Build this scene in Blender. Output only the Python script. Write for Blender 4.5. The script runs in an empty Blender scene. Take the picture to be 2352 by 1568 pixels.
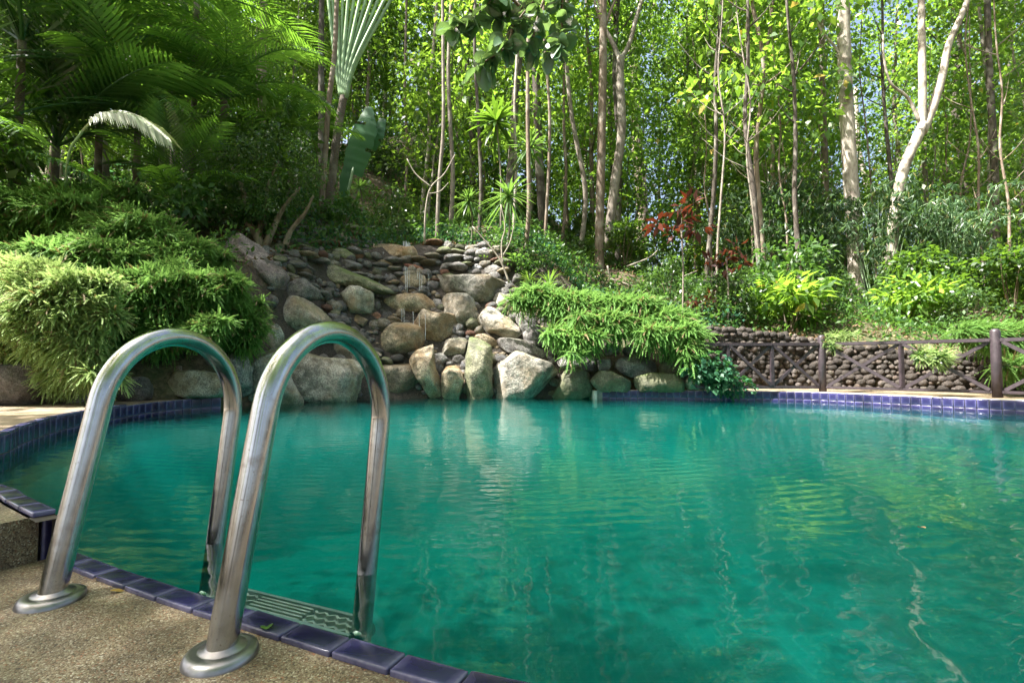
import bpy, bmesh, math, random
import numpy as np
from mathutils import Vector, Matrix, noise

# ------------------------------------------------------------------ camera, light, exposure
S = bpy.context.scene
COL = S.collection
FPX = 1180.0                      # focal length in pixels of a 2352 px wide picture
HC = 0.51                         # camera height over the water
PITCH = math.radians(2.5)
cam = bpy.data.cameras.new('camera'); cam.sensor_width = 36; cam.lens = 36 * FPX / 2352
cam.clip_start = 0.05; cam.clip_end = 2000
camo = bpy.data.objects.new('camera', cam); COL.objects.link(camo)
camo.location = (0, 0, HC); camo.rotation_euler = (math.pi / 2 + PITCH, 0, 0)
S.camera = camo

SUN = Vector((-0.52, -0.12, 0.85)).normalized()       # towards the sun
W = bpy.data.worlds.new('World'); S.world = W; W.use_nodes = True
wn = W.node_tree; wn.nodes.clear()
sky = wn.nodes.new('ShaderNodeTexSky'); sky.sky_type = 'NISHITA'; sky.sun_disc = False
sky.sun_elevation = math.asin(SUN.z); sky.sun_rotation = math.atan2(SUN.x, SUN.y)
sky.dust_density = 7.0
bg = wn.nodes.new('ShaderNodeBackground'); bg.inputs[1].default_value = 0.09
wo = wn.nodes.new('ShaderNodeOutputWorld')
wn.links.new(sky.outputs[0], bg.inputs[0]); wn.links.new(bg.outputs[0], wo.inputs[0])
sl = bpy.data.lights.new('sun', 'SUN'); sl.energy = 5.0; sl.angle = math.radians(0.5); sl.color = (1, 0.96, 0.90)
so = bpy.data.objects.new('sun', sl); COL.objects.link(so)
so.rotation_euler = (-SUN).to_track_quat('-Z', 'Y').to_euler(); so.location = (0, 0, 30)
S.view_settings.view_transform = 'Standard'; S.view_settings.look = 'None'
S.view_settings.exposure = 2.25; S.view_settings.gamma = 1; S.view_settings.use_curve_mapping = False
S.render.engine = 'CYCLES'
cy = S.cycles
cy.max_bounces = 8; cy.diffuse_bounces = 4; cy.glossy_bounces = 3; cy.transmission_bounces = 4
cy.volume_bounces = 1; cy.transparent_max_bounces = 12
cy.caustics_reflective = False; cy.caustics_refractive = False
cy.use_denoising = True; cy.sample_clamp_indirect = 6

rng = np.random.default_rng(7)
R = random.Random(5)

# ------------------------------------------------------------------ geometry of the view: where a thing seen in the photo stands
cp, sp = math.cos(PITCH), math.sin(PITCH)
def ray(u, v):
    x = (u - 1176) / FPX; y = (784 - v) / FPX
    return np.array([x, cp - y * sp, sp + y * cp])
def at(u, v, Y):
    d = ray(u, v); t = Y / d[1]
    return np.array([d[0] * t, Y, HC + d[2] * t])
def G(u, v, h=0.0):
    d = ray(u, v); t = (h - HC) / d[2]
    return np.array([d[0] * t, d[1] * t, h])

# terrain profile: columns over X: toe Y, ramp width, base z, ramp height, back slope
TX = np.array([-40, -9, -5, -4.1, -3.6, -3.3, -2.9, -2.3, -1.3, 0.0, 0.9, 1.4, 2.6, 2.9, 4.6, 5.6, 6.6, 8.0, 40])
TF = np.array([3.5, 4.2, 4.9, 5.1, 5.5, 6.1, 6.6, 7.2, 7.6, 7.7, 7.6, 7.6, 7.5, 7.85, 8.0, 7.35, 6.55, 5.6, 5.0])
TW = np.array([1.0, 1.0, 1.0, 1.1, 1.3, 1.7, 1.9, 1.9, 1.8, 1.7, 1.6, 1.5, 1.2, .25, .12, .12, .12, .12, .12])
TB = np.array([.1, .1, .1, .1, .1, .05, -.05, -.1, -.15, -.15, -.1, .05, .1, .1, .1, .1, .1, .1, .1])
TA = np.array([1.1, 1.1, 1.2, 1.4, 1.7, 2.1, 2.4, 2.7, 2.85, 2.8, 2.2, 1.5, 1.0, .9, .75, .6, .42, .35, .35])
TS = np.array([.40, .50, .55, .5, .45, .42, .35, .32, .32, .36, .4, .4, .36, .33, .27, .24, .22, .2, .18])
def terr(X, Y):
    X = np.asarray(X, float); Y = np.asarray(Y, float)
    f = np.interp(X, TX, TF); w = np.interp(X, TX, TW); b = np.interp(X, TX, TB)
    a = np.interp(X, TX, TA); s = np.interp(X, TX, TS)
    d = (Y - f) / w
    h = b + a * np.clip(d, 0, 1) + s * np.clip(Y - f - w, 0, 24)
    k = np.clip((Y - f - w) / 2, 0, 1)
    h = h + k * (.10 * np.sin(X * 1.3 + Y * .7) + .08 * np.sin(X * .6 - Y * 1.1 + 2) + .05 * np.sin(2.7 * X + 1.9 * Y))
    return np.where(d < 0, np.maximum(b + 8 * (Y - f), -2.2), h)
def T(u, v, far=60):
    """where the sight line through (u, v) meets the ground of the bank"""
    d = ray(u, v); t = 3.0
    while t < far:
        p = d * t
        if p[1] > 3 and terr(p[0], p[1]) >= HC + p[2]: break
        t += 0.03
    return np.array([d[0] * t, d[1] * t, HC + d[2] * t])

def hides(X, Y, m, lim=14.):
    u = 1176 + FPX * X / Y
    return Y < lim and any(abs(u - k) < m * FPX / Y for k in (770, 835, 1215, 1378, 1425, 1470, 1583, 1665, 1955, 2095, 2130))
# ------------------------------------------------------------------ materials
def newmat(name):
    m = bpy.data.materials.new(name); m.use_nodes = True
    nt = m.node_tree; nt.nodes.clear()
    out = nt.nodes.new('ShaderNodeOutputMaterial')
    return m, nt, out
def N(nt, t, **kw):
    n = nt.nodes.new(t)
    for k, v in kw.items():
        if k.startswith('i_'):
            key = k[2:]; key = int(key) if key.isdigit() else key.replace('_', ' ')
            n.inputs[key].default_value = v
        else: setattr(n, k, v)
    return n
def ramp(nt, src, stops, interp='LINEAR'):
    r = nt.nodes.new('ShaderNodeValToRGB'); r.color_ramp.interpolation = interp
    e = r.color_ramp.elements
    while len(e) > 1: e.remove(e[-1])
    e[0].position = stops[0][0]; e[0].color = (*stops[0][1], 1)
    for p, c in stops[1:]:
        k = e.new(p); k.color = (*c, 1)
    nt.links.new(src, r.inputs[0]); return r.outputs[0]
def mixc(nt, fac, a, b, mode='MIX'):
    m = nt.nodes.new('ShaderNodeMix'); m.data_type = 'RGBA'; m.blend_type = mode
    for i, s in ((0, fac), (6, a), (7, b)):
        if isinstance(s, (int, float)): m.inputs[i].default_value = s if i == 0 else (s, s, s, 1)
        elif isinstance(s, tuple): m.inputs[i].default_value = (*s, 1)
        else: nt.links.new(s, m.inputs[i])
    return m.outputs[2]
def leafmat(name, a, b, tr, rough=.42, tfac=.42, c=None, spec=.5):
    m, nt, out = newmat(name)
    g = N(nt, 'ShaderNodeNewGeometry'); oi = N(nt, 'ShaderNodeObjectInfo')
    stops = [(0, a), (.75, b)]
    if c: stops += [(.955, b), (.97, c)]
    col = ramp(nt, g.outputs['Random Per Island'], stops)
    k = N(nt, 'ShaderNodeMapRange', i_3=.75, i_4=1.25); nt.links.new(oi.outputs['Random'], k.inputs[0])
    col = mixc(nt, 1.0, col, k.outputs[0], 'MULTIPLY')
    p = N(nt, 'ShaderNodeBsdfPrincipled'); nt.links.new(col, p.inputs['Base Color'])
    p.inputs['Roughness'].default_value = rough; p.inputs['Specular IOR Level'].default_value = spec
    t = N(nt, 'ShaderNodeBsdfTranslucent')
    tcol = ramp(nt, g.outputs['Random Per Island'], [(0, tuple(x * .7 for x in tr)), (1, tr)])
    nt.links.new(tcol, t.inputs[0])
    mx = N(nt, 'ShaderNodeMixShader'); mx.inputs[0].default_value = tfac
    nt.links.new(p.outputs[0], mx.inputs[1]); nt.links.new(t.outputs[0], mx.inputs[2])
    nt.links.new(mx.outputs[0], out.inputs[0]); return m
def rockmat(name, lo, hi, stain, moss=0.0, scale=1.0, rough=.8, spk=.85):
    m, nt, out = newmat(name)
    tc = N(nt, 'ShaderNodeTexCoord'); oi = N(nt, 'ShaderNodeObjectInfo')
    ad = N(nt, 'ShaderNodeVectorMath', operation='ADD'); sc = N(nt, 'ShaderNodeMath', operation='MULTIPLY', i_1=57.0)
    nt.links.new(oi.outputs['Random'], sc.inputs[0]); nt.links.new(tc.outputs['Object'], ad.inputs[0]); nt.links.new(sc.outputs[0], ad.inputs[1])
    def nz(s, d=6, r=.6):
        n = N(nt, 'ShaderNodeTexNoise', i_Scale=s * scale, i_Detail=d, i_Roughness=r); nt.links.new(ad.outputs[0], n.inputs[0]); return n.outputs[0]
    big, med, fine = nz(2.2), nz(9), nz(75, 4, .7)
    col = ramp(nt, med, [(.34, lo), (.62, hi)])
    f2 = ramp(nt, fine, [(.40, (.30, .28, .26)), (.50, (1, 1, 1)), (.62, (1.6, 1.55, 1.45))])
    col = mixc(nt, spk, col, f2, 'MULTIPLY')
    s1 = ramp(nt, big, [(.44, (0, 0, 0)), (.60, (1, 1, 1))])
    col = mixc(nt, s1, col, mixc(nt, .65, col, stain))
    m2 = ramp(nt, nz(4.3, 8, .7), [(.50, (0, 0, 0)), (.60, (1, 1, 1))])
    dk = mixc(nt, 1.0, m2, .55, 'MULTIPLY')
    col = mixc(nt, dk, col, (.045, .05, .035))
    if moss:
        g = N(nt, 'ShaderNodeNewGeometry'); sx = N(nt, 'ShaderNodeSeparateXYZ'); nt.links.new(g.outputs['Normal'], sx.inputs[0])
        mm = N(nt, 'ShaderNodeMath', operation='MULTIPLY'); nt.links.new(sx.outputs[2], mm.inputs[0]); nt.links.new(big, mm.inputs[1])
        ms = ramp(nt, mm.outputs[0], [(.30, (0, 0, 0)), (.46, (moss,) * 3)])
        col = mixc(nt, ms, col, (.09, .13, .03))
    br = N(nt, 'ShaderNodeMapRange', i_3=.60, i_4=1.35); nt.links.new(oi.outputs['Random'], br.inputs[0])
    col = mixc(nt, 1.0, col, br.outputs[0], 'MULTIPLY')
    p = N(nt, 'ShaderNodeBsdfPrincipled', i_Roughness=rough); nt.links.new(col, p.inputs['Base Color'])
    b = N(nt, 'ShaderNodeBump', i_Strength=1., i_Distance=.045); nt.links.new(med, b.inputs['Height'])
    b2 = N(nt, 'ShaderNodeBump', i_Strength=.9, i_Distance=.010); nt.links.new(fine, b2.inputs['Height']); nt.links.new(b.outputs[0], b2.inputs['Normal'])
    nt.links.new(b2.outputs[0], p.inputs['Normal']); nt.links.new(p.outputs[0], out.inputs[0]); return m
def barkmat(name, lo, hi, blot=(.5, .47, .4), bf=.3, zs=.25):
    m, nt, out = newmat(name)
    tc = N(nt, 'ShaderNodeTexCoord'); mp = N(nt, 'ShaderNodeMapping'); mp.inputs['Scale'].default_value = (1, 1, zs)
    nt.links.new(tc.outputs['Object'], mp.inputs[0])
    n1 = N(nt, 'ShaderNodeTexNoise', i_Scale=22.0, i_Detail=8.0, i_Roughness=.65); nt.links.new(mp.outputs[0], n1.inputs[0])
    n2 = N(nt, 'ShaderNodeTexNoise', i_Scale=3.0, i_Detail=6.0); nt.links.new(tc.outputs['Object'], n2.inputs[0])
    col = ramp(nt, n1.outputs[0], [(.33, lo), (.66, hi)])
    f = ramp(nt, n2.outputs[0], [(.5, (0, 0, 0)), (.62, (bf,) * 3)])
    col = mixc(nt, f, col, blot)
    p = N(nt, 'ShaderNodeBsdfPrincipled', i_Roughness=.85); nt.links.new(col, p.inputs['Base Color'])
    b = N(nt, 'ShaderNodeBump', i_Strength=.9, i_Distance=.02); nt.links.new(n1.outputs[0], b.inputs['Height'])
    nt.links.new(b.outputs[0], p.inputs['Normal']); nt.links.new(p.outputs[0], out.inputs[0]); return m
def plain(name, col, rough=.5, metal=0., var=.25, ns=12., bump=.0, spec=.5):
    m, nt, out = newmat(name)
    tc = N(nt, 'ShaderNodeTexCoord'); n1 = N(nt, 'ShaderNodeTexNoise', i_Scale=ns, i_Detail=6.0); nt.links.new(tc.outputs['Object'], n1.inputs[0])
    c = ramp(nt, n1.outputs[0], [(.3, tuple(x * (1 - var) for x in col)), (.7, tuple(min(1, x * (1 + var)) for x in col))])
    p = N(nt, 'ShaderNodeBsdfPrincipled', i_Roughness=rough, i_Metallic=metal); nt.links.new(c, p.inputs['Base Color'])
    p.inputs['Specular IOR Level'].default_value = spec
    if bump:
        b = N(nt, 'ShaderNodeBump', i_Strength=bump, i_Distance=.01); nt.links.new(n1.outputs[0], b.inputs['Height']); nt.links.new(b.outputs[0], p.inputs['Normal'])
    nt.links.new(p.outputs[0], out.inputs[0]); return m

M = {}
M['forest'] = leafmat('forest leaf', (.03, .085, .018), (.085, .16, .03), (.36, .62, .06), .38, .48, c=(.32, .22, .03))
M['forest_dark'] = leafmat('dark forest leaf', (.020, .055, .014), (.05, .10, .02), (.20, .38, .03), .35, .4)
M['palm'] = leafmat('palm leaf', (.022, .068, .028), (.065, .135, .055), (.24, .48, .04), .26, .42, spec=.8)
M['shrub'] = leafmat('broad shrub leaf', (.022, .065, .018), (.06, .125, .03), (.18, .38, .05), .45, .35, spec=.35)
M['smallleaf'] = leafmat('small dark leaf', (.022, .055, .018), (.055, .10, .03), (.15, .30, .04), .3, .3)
M['spray'] = leafmat('feathery sprig', (.065, .17, .035), (.17, .33, .08), (.34, .60, .14), .6, .38, spec=.2)
M['dry'] = leafmat('dried sprig', (.16, .11, .05), (.30, .22, .11), (.30, .22, .08), .6, .3)
M['spray_sunlit'] = leafmat('sunlit feathery sprig', (.16, .28, .08), (.38, .50, .20), (.50, .66, .22), .6, .38, spec=.2)  # sprig colour made paler to paint in the sun on it
M['bamboo'] = leafmat('bamboo leaf', (.022, .065, .03), (.07, .13, .06), (.22, .38, .10), .38, .4, c=(.30, .24, .09))
M['spike'] = leafmat('spiky leaf', (.04, .10, .03), (.09, .18, .05), (.25, .46, .07), .35, .35)
M['variegated'] = leafmat('striped pot plant leaf', (.12, .22, .07), (.42, .50, .25), (.5, .6, .2), .35, .3)
M['red'] = leafmat('dark red leaf', (.025, .014, .014), (.085, .022, .014), (.20, .04, .015), .3, .25, c=(.40, .15, .02))
M['bigleaf'] = leafmat('leathery leaf', (.035, .085, .045), (.09, .17, .09), (.25, .42, .10), .28, .3, spec=1.)
M['blade'] = leafmat('banana leaf', (.03, .095, .05), (.05, .13, .06), (.14, .40, .12), .35, .3)
M['ivy'] = leafmat('blue green creeper', (.015, .06, .035), (.04, .12, .06), (.10, .30, .06), .45, .25, spec=.25)
M['litter'] = leafmat('dry leaf', (.10, .055, .025), (.26, .17, .09), (.30, .18, .06), .7, .15)
M['grass'] = leafmat('grass blade', (.05, .13, .02), (.10, .22, .04), (.30, .50, .06), .4, .35)
M['rock'] = rockmat('granite', (.16, .15, .13), (.43, .41, .36), (.24, .17, .09), moss=.25)
M['rock_brown'] = rockmat('brown granite', (.18, .145, .10), (.40, .34, .25), (.25, .14, .055), moss=.1)
M['rock_dark'] = rockmat('dark granite', (.11, .108, .112), (.31, .30, .29), (.10, .08, .07), moss=.15)
M['rock_mossy'] = rockmat('mossy granite', (.12, .12, .075), (.27, .26, .18), (.11, .13, .05), moss=.8)
M['rock_wet'] = rockmat('wet slate', (.09, .10, .115), (.28, .28, .285), (.13, .085, .055), moss=.2, rough=.35)
M['rock_pink'] = rockmat('pinkish granite', (.14, .115, .11), (.36, .29, .28), (.10, .075, .075))
M['rock_red'] = rockmat('reddish sandstone', (.16, .075, .05), (.32, .17, .11), (.2, .08, .05))
M['cobble'] = rockmat('river cobble', (.032, .028, .027), (.115, .097, .087), (.085, .055, .036), scale=2.5, rough=.6)
M['bark'] = barkmat('brown bark', (.085, .06, .04), (.24, .18, .13))
M['bark_pale'] = barkmat('pale bark', (.22, .19, .155), (.50, .45, .38), (.13, .10, .075), .8)
M['bark_grey'] = barkmat('grey bark', (.10, .082, .065), (.27, .23, .185))
M['bark_dark'] = barkmat('dark bark', (.035, .028, .022), (.10, .08, .06))
M['palm_trunk'] = barkmat('ringed palm bark', (.05, .04, .03), (.20, .16, .12), zs=6.0)
M['petiole'] = plain('palm stalk', (.24, .36, .19), .4, var=.25, ns=5)
M['wood'] = plain('purple brown painted wood', (.040, .030, .036), .45, var=.3, ns=18, bump=.3)
M['terracotta'] = plain('terracotta', (.30, .12, .06), .8, var=.3, bump=.3)
M['cement'] = plain('pale coping cement', (.55, .50, .46), .7, var=.2, ns=25, bump=.3)
M['grout'] = plain('grey grout', (.36, .36, .38), .8, var=.2, ns=40)
M['twig'] = plain('pale twig', (.30, .26, .21), .8)
M['core'] = plain('wet earth', (.05, .042, .032), .8, var=.5, ns=6, bump=1)

def mapr(nt, s, a, b, c, d):
    m = N(nt, 'ShaderNodeMapRange', i_1=a, i_2=b, i_3=c, i_4=d); nt.links.new(s, m.inputs[0]); return m.outputs[0]
def mat_ground():
    m, nt, out = newmat('leaf litter ground')
    tc = N(nt, 'ShaderNodeTexCoord')
    def nz(s, d=8, r=.65):
        n = N(nt, 'ShaderNodeTexNoise', i_Scale=s, i_Detail=d, i_Roughness=r); nt.links.new(tc.outputs['Object'], n.inputs[0]); return n.outputs[0]
    a, b, c = nz(.9), nz(12), nz(60)
    col = ramp(nt, b, [(.35, (.035, .023, .015)), (.5, (.10, .066, .042)), (.66, (.24, .17, .115))])
    col = mixc(nt, ramp(nt, a, [(.45, (0, 0, 0)), (.6, (.6, .6, .6))]), col, (.05, .085, .02))
    col = mixc(nt, .5, col, ramp(nt, c, [(.4, (.5, .5, .5)), (.6, (1.3, 1.25, 1.2))]), 'MULTIPLY')
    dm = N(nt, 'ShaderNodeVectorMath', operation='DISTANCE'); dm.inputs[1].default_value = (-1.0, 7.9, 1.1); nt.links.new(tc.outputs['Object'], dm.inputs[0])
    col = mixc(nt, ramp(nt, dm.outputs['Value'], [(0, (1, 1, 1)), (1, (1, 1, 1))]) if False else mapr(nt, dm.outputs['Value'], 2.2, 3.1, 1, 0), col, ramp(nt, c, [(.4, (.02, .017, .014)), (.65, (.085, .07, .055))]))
    p = N(nt, 'ShaderNodeBsdfPrincipled', i_Roughness=.9); nt.links.new(col, p.inputs['Base Color'])
    bp = N(nt, 'ShaderNodeBump', i_Strength=1., i_Distance=.05); nt.links.new(b, bp.inputs['Height']); nt.links.new(bp.outputs[0], p.inputs['Normal'])
    nt.links.new(p.outputs[0], out.inputs[0]); return m
M['ground'] = mat_ground()
def mat_deck():
    m, nt, out = newmat('pebble wash')
    tc = N(nt, 'ShaderNodeTexCoord')
    v = N(nt, 'ShaderNodeTexVoronoi', i_Scale=360.0); nt.links.new(tc.outputs['Object'], v.inputs[0])
    sx = N(nt, 'ShaderNodeSeparateColor'); nt.links.new(v.outputs['Color'], sx.inputs[0])
    col = ramp(nt, sx.outputs[0], [(0, (.13, .095, .07)), (.13, (.29, .21, .145)), (.45, (.40, .325, .235)), (.72, (.50, .44, .35)), (.90, (.75, .71, .64)), (.96, (.42, .20, .12))], 'CONSTANT')
    e = ramp(nt, v.outputs['Distance'], [(.0, (1, 1, 1)), (.55, (.92, .90, .86)), (.85, (.6, .55, .47))])
    col = mixc(nt, 1.0, col, e, 'MULTIPLY')
    n = N(nt, 'ShaderNodeTexNoise', i_Scale=3.5, i_Detail=7.0); nt.links.new(tc.outputs['Object'], n.inputs[0])
    col = mixc(nt, ramp(nt, n.outputs[0], [(.38, (0, 0, 0)), (.62, (.65, .65, .65))]), col, mixc(nt, 1.0, col, (.74, .80, .64), 'MULTIPLY'))
    n2 = N(nt, 'ShaderNodeTexNoise', i_Scale=9., i_Detail=7.0); nt.links.new(tc.outputs['Object'], n2.inputs[0])
    col = mixc(nt, 1.0, col, ramp(nt, n2.outputs[0], [(.35, (.46, .44, .41)), (.65, (.92, .89, .84))]), 'MULTIPLY')
    p = N(nt, 'ShaderNodeBsdfPrincipled', i_Roughness=.55); nt.links.new(col, p.inputs['Base Color'])
    b = N(nt, 'ShaderNodeBump', i_Strength=.35, i_Distance=.002, invert=True); nt.links.new(v.outputs['Distance'], b.inputs['Height'])
    nt.links.new(b.outputs[0], p.inputs['Normal']); nt.links.new(p.outputs[0], out.inputs[0]); return m
M['deck'] = mat_deck()
def mat_tile(axes=(0, 2)):
    m, nt, out = newmat('purple blue glazed tile')
    tc = N(nt, 'ShaderNodeTexCoord'); oi = N(nt, 'ShaderNodeObjectInfo')
    n = N(nt, 'ShaderNodeTexNoise', i_Scale=60., i_Detail=4.0); nt.links.new(tc.outputs['Object'], n.inputs[0])
    # the glaze thins and pales towards each tile's rim
    sx = N(nt, 'ShaderNodeSeparateXYZ'); nt.links.new(tc.outputs['Generated'], sx.inputs[0])
    def edge(s):
        a = N(nt, 'ShaderNodeMath', operation='SUBTRACT', i_1=.5); nt.links.new(s, a.inputs[0])
        b = N(nt, 'ShaderNodeMath', operation='ABSOLUTE'); nt.links.new(a.outputs[0], b.inputs[0]); return b.outputs[0]
    mx = N(nt, 'ShaderNodeMath', operation='MAXIMUM'); nt.links.new(edge(sx.outputs[axes[0]]), mx.inputs[0]); nt.links.new(edge(sx.outputs[axes[1]]), mx.inputs[1])
    ad = N(nt, 'ShaderNodeMath', operation='MULTIPLY_ADD', i_1=.16, i_2=-.08); nt.links.new(n.outputs[0], ad.inputs[0])
    sm = N(nt, 'ShaderNodeMath', operation='ADD'); nt.links.new(mx.outputs[0], sm.inputs[0]); nt.links.new(ad.outputs[0], sm.inputs[1])
    col = ramp(nt, sm.outputs[0], [(.0, (.015, .014, .058)), (.34, (.022, .021, .080)), (.46, (.07, .066, .155)), (.50, (.13, .125, .22))])
    k = N(nt, 'ShaderNodeMapRange', i_3=.65, i_4=1.35); nt.links.new(oi.outputs['Random'], k.inputs[0])
    col = mixc(nt, 1.0, col, k.outputs[0], 'MULTIPLY')
    p = N(nt, 'ShaderNodeBsdfPrincipled', i_Roughness=.22); nt.links.new(col, p.inputs['Base Color'])
    nt.links.new(p.outputs[0], out.inputs[0]); return m
M['tile'] = mat_tile(); M['cap'] = mat_tile((0, 1))
def mat_steel():
    m, nt, out = newmat('stainless steel')
    tc = N(nt, 'ShaderNodeTexCoord')
    n = N(nt, 'ShaderNodeTexNoise', i_Scale=14., i_Detail=8.0, i_Roughness=.7); nt.links.new(tc.outputs['Object'], n.inputs[0])
    n2 = N(nt, 'ShaderNodeTexNoise', i_Scale=160., i_Detail=3.0); nt.links.new(tc.outputs['Object'], n2.inputs[0])
    col = ramp(nt, n.outputs[0], [(.36, (.40, .39, .38)), (.56, (.52, .515, .51)), (.72, (.30, .26, .23))])
    col = mixc(nt, ramp(nt, n2.outputs[0], [(.66, (0, 0, 0)), (.72, (.7, .7, .7))]), col, (.16, .10, .07))
    r = N(nt, 'ShaderNodeMapRange', i_1=.35, i_2=.7, i_3=.13, i_4=.26); nt.links.new(n.outputs[0], r.inputs[0])
    p = N(nt, 'ShaderNodeBsdfPrincipled', i_Metallic=1.0); nt.links.new(col, p.inputs['Base Color']); nt.links.new(r.outputs[0], p.inputs['Roughness'])
    nt.links.new(p.outputs[0], out.inputs[0]); return m
M['steel'] = mat_steel()
M['flange'] = plain('dull brushed steel', (.27, .265, .27), .36, metal=1., var=.3, ns=30)
M['step'] = plain('pale plastic step', (.36, .39, .38), .5, var=.15)
def mat_water():
    m, nt, out = newmat('pool water')
    tc = N(nt, 'ShaderNodeTexCoord')
    def nz(s, sy, d=2, dist=.6):
        mp = N(nt, 'ShaderNodeMapping'); mp.inputs['Scale'].default_value = (s, sy, s); nt.links.new(tc.outputs['Object'], mp.inputs[0])
        n = N(nt, 'ShaderNodeTexNoise', i_Scale=1.0, i_Detail=float(d), i_Distortion=dist); nt.links.new(mp.outputs[0], n.inputs[0]); return n.outputs[0]
    w = N(nt, 'ShaderNodeTexWave', wave_type='RINGS', rings_direction='SPHERICAL', i_Scale=4.0, i_Distortion=2.5, i_Detail=2.0)
    mp = N(nt, 'ShaderNodeMapping'); mp.inputs['Location'].default_value = (.6, -7.6, 0); nt.links.new(tc.outputs['Object'], mp.inputs[0]); nt.links.new(mp.outputs[0], w.inputs[0])
    b1 = N(nt, 'ShaderNodeBump', i_Strength=.22, i_Distance=.030); nt.links.new(nz(2.6, 2.0, 2, 1.0), b1.inputs['Height'])
    b2 = N(nt, 'ShaderNodeBump', i_Strength=.10, i_Distance=.007); nt.links.new(nz(15, 21), b2.inputs['Height']); nt.links.new(b1.outputs[0], b2.inputs['Normal'])
    b3 = N(nt, 'ShaderNodeBump', i_Strength=.07, i_Distance=.006); nt.links.new(w.outputs[1], b3.inputs['Height']); nt.links.new(b2.outputs[0], b3.inputs['Normal'])
    fr = N(nt, 'ShaderNodeFresnel', i_IOR=1.33); nt.links.new(b3.outputs[0], fr.inputs['Normal'])
    gl = N(nt, 'ShaderNodeBsdfGlossy', i_Roughness=.02); nt.links.new(b3.outputs[0], gl.inputs['Normal'])
    tr = N(nt, 'ShaderNodeBsdfTransparent'); tr.inputs[0].default_value = (.93, .98, .97, 1)
    mx = N(nt, 'ShaderNodeMixShader'); nt.links.new(fr.outputs[0], mx.inputs[0]); nt.links.new(tr.outputs[0], mx.inputs[1]); nt.links.new(gl.outputs[0], mx.inputs[2])
    nt.links.new(mx.outputs[0], out.inputs[0])
    sc = N(nt, 'ShaderNodeVolumeScatter', i_Density=.75, i_Anisotropy=.2); sc.inputs[0].default_value = (.015, .27, .25, 1)
    ab = N(nt, 'ShaderNodeVolumeAbsorption', i_Density=1.3); ab.inputs[0].default_value = (.02, .73, .69, 1)
    av = N(nt, 'ShaderNodeAddShader'); nt.links.new(sc.outputs[0], av.inputs[0]); nt.links.new(ab.outputs[0], av.inputs[1])
    nt.links.new(av.outputs[0], out.inputs[1]); return m
M['water'] = mat_water()
def mat_stream():
    m, nt, out = newmat('falling water')
    p = N(nt, 'ShaderNodeBsdfPrincipled', i_Roughness=.08); p.inputs['Base Color'].default_value = (.85, .9, .95, 1)
    tr = N(nt, 'ShaderNodeBsdfTransparent'); mx = N(nt, 'ShaderNodeMixShader', i_0=.5)
    nt.links.new(p.outputs[0], mx.inputs[1]); nt.links.new(tr.outputs[0], mx.inputs[2]); nt.links.new(mx.outputs[0], out.inputs[0]); return m
M['stream'] = mat_stream()
def mat_poolfloor():
    m, nt, out = newmat('pale green pool tile')
    tc = N(nt, 'ShaderNodeTexCoord')
    b = N(nt, 'ShaderNodeTexBrick', offset=0., i_Scale=1.0, i_Mortar_Size=.006); b.inputs['Brick Width'].default_value = .1; b.inputs['Row Height'].default_value = .1
    b.inputs['Color1'].default_value = (.10, .26, .24, 1); b.inputs['Color2'].default_value = (.08, .22, .205, 1); b.inputs['Mortar'].default_value = (.15, .31, .30, 1)
    nt.links.new(tc.outputs['Object'], b.inputs[0])
    p = N(nt, 'ShaderNodeBsdfPrincipled', i_Roughness=.5); nt.links.new(b.outputs[0], p.inputs['Base Color']); nt.links.new(p.outputs[0], out.inputs[0]); return m
M['poolfloor'] = mat_poolfloor()

# ------------------------------------------------------------------ mesh helpers
def mesh_np(name, V, F, mat, smooth=False):
    """V (n,3); F (m,k) with one k"""
    V = np.asarray(V, np.float32).reshape(-1, 3); F = np.asarray(F, np.int32)
    me = bpy.data.meshes.new(name)
    me.vertices.add(len(V)); me.vertices.foreach_set('co', V.ravel())
    k = F.shape[1]
    me.loops.add(F.size); me.loops.foreach_set('vertex_index', F.ravel())
    me.polygons.add(len(F)); me.polygons.foreach_set('loop_start', np.arange(len(F), dtype=np.int32) * k)
    try: me.polygons.foreach_set('loop_total', np.full(len(F), k, np.int32))
    except Exception: pass
    if smooth: me.polygons.foreach_set('use_smooth', np.ones(len(F), bool))
    me.update(calc_edges=True); me.materials.append(mat); return me
def link(name, me, parent=None, loc=(0, 0, 0), rot=(0, 0, 0), scale=(1, 1, 1)):
    o = bpy.data.objects.new(name, me); COL.objects.link(o)
    o.location = tuple(float(x) for x in loc); o.rotation_euler = rot
    o.scale = (scale,) * 3 if isinstance(scale, (int, float)) else scale
    if parent: o.parent = parent
    return o
def thing(name, label, cat, loc=(0, 0, 0), rz=0, group=None):
    o = bpy.data.objects.new(name, None); COL.objects.link(o); o.empty_display_size = .1
    o.location = tuple(float(x) for x in loc); o.rotation_euler = (0, 0, rz)
    return tag(o, label, cat, group)
def tag(o, label, cat, group=None):
    o['label'] = label; o['category'] = cat
    if group: o['group'] = group
    return o
def kind(o, k): o['kind'] = k; return o

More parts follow.
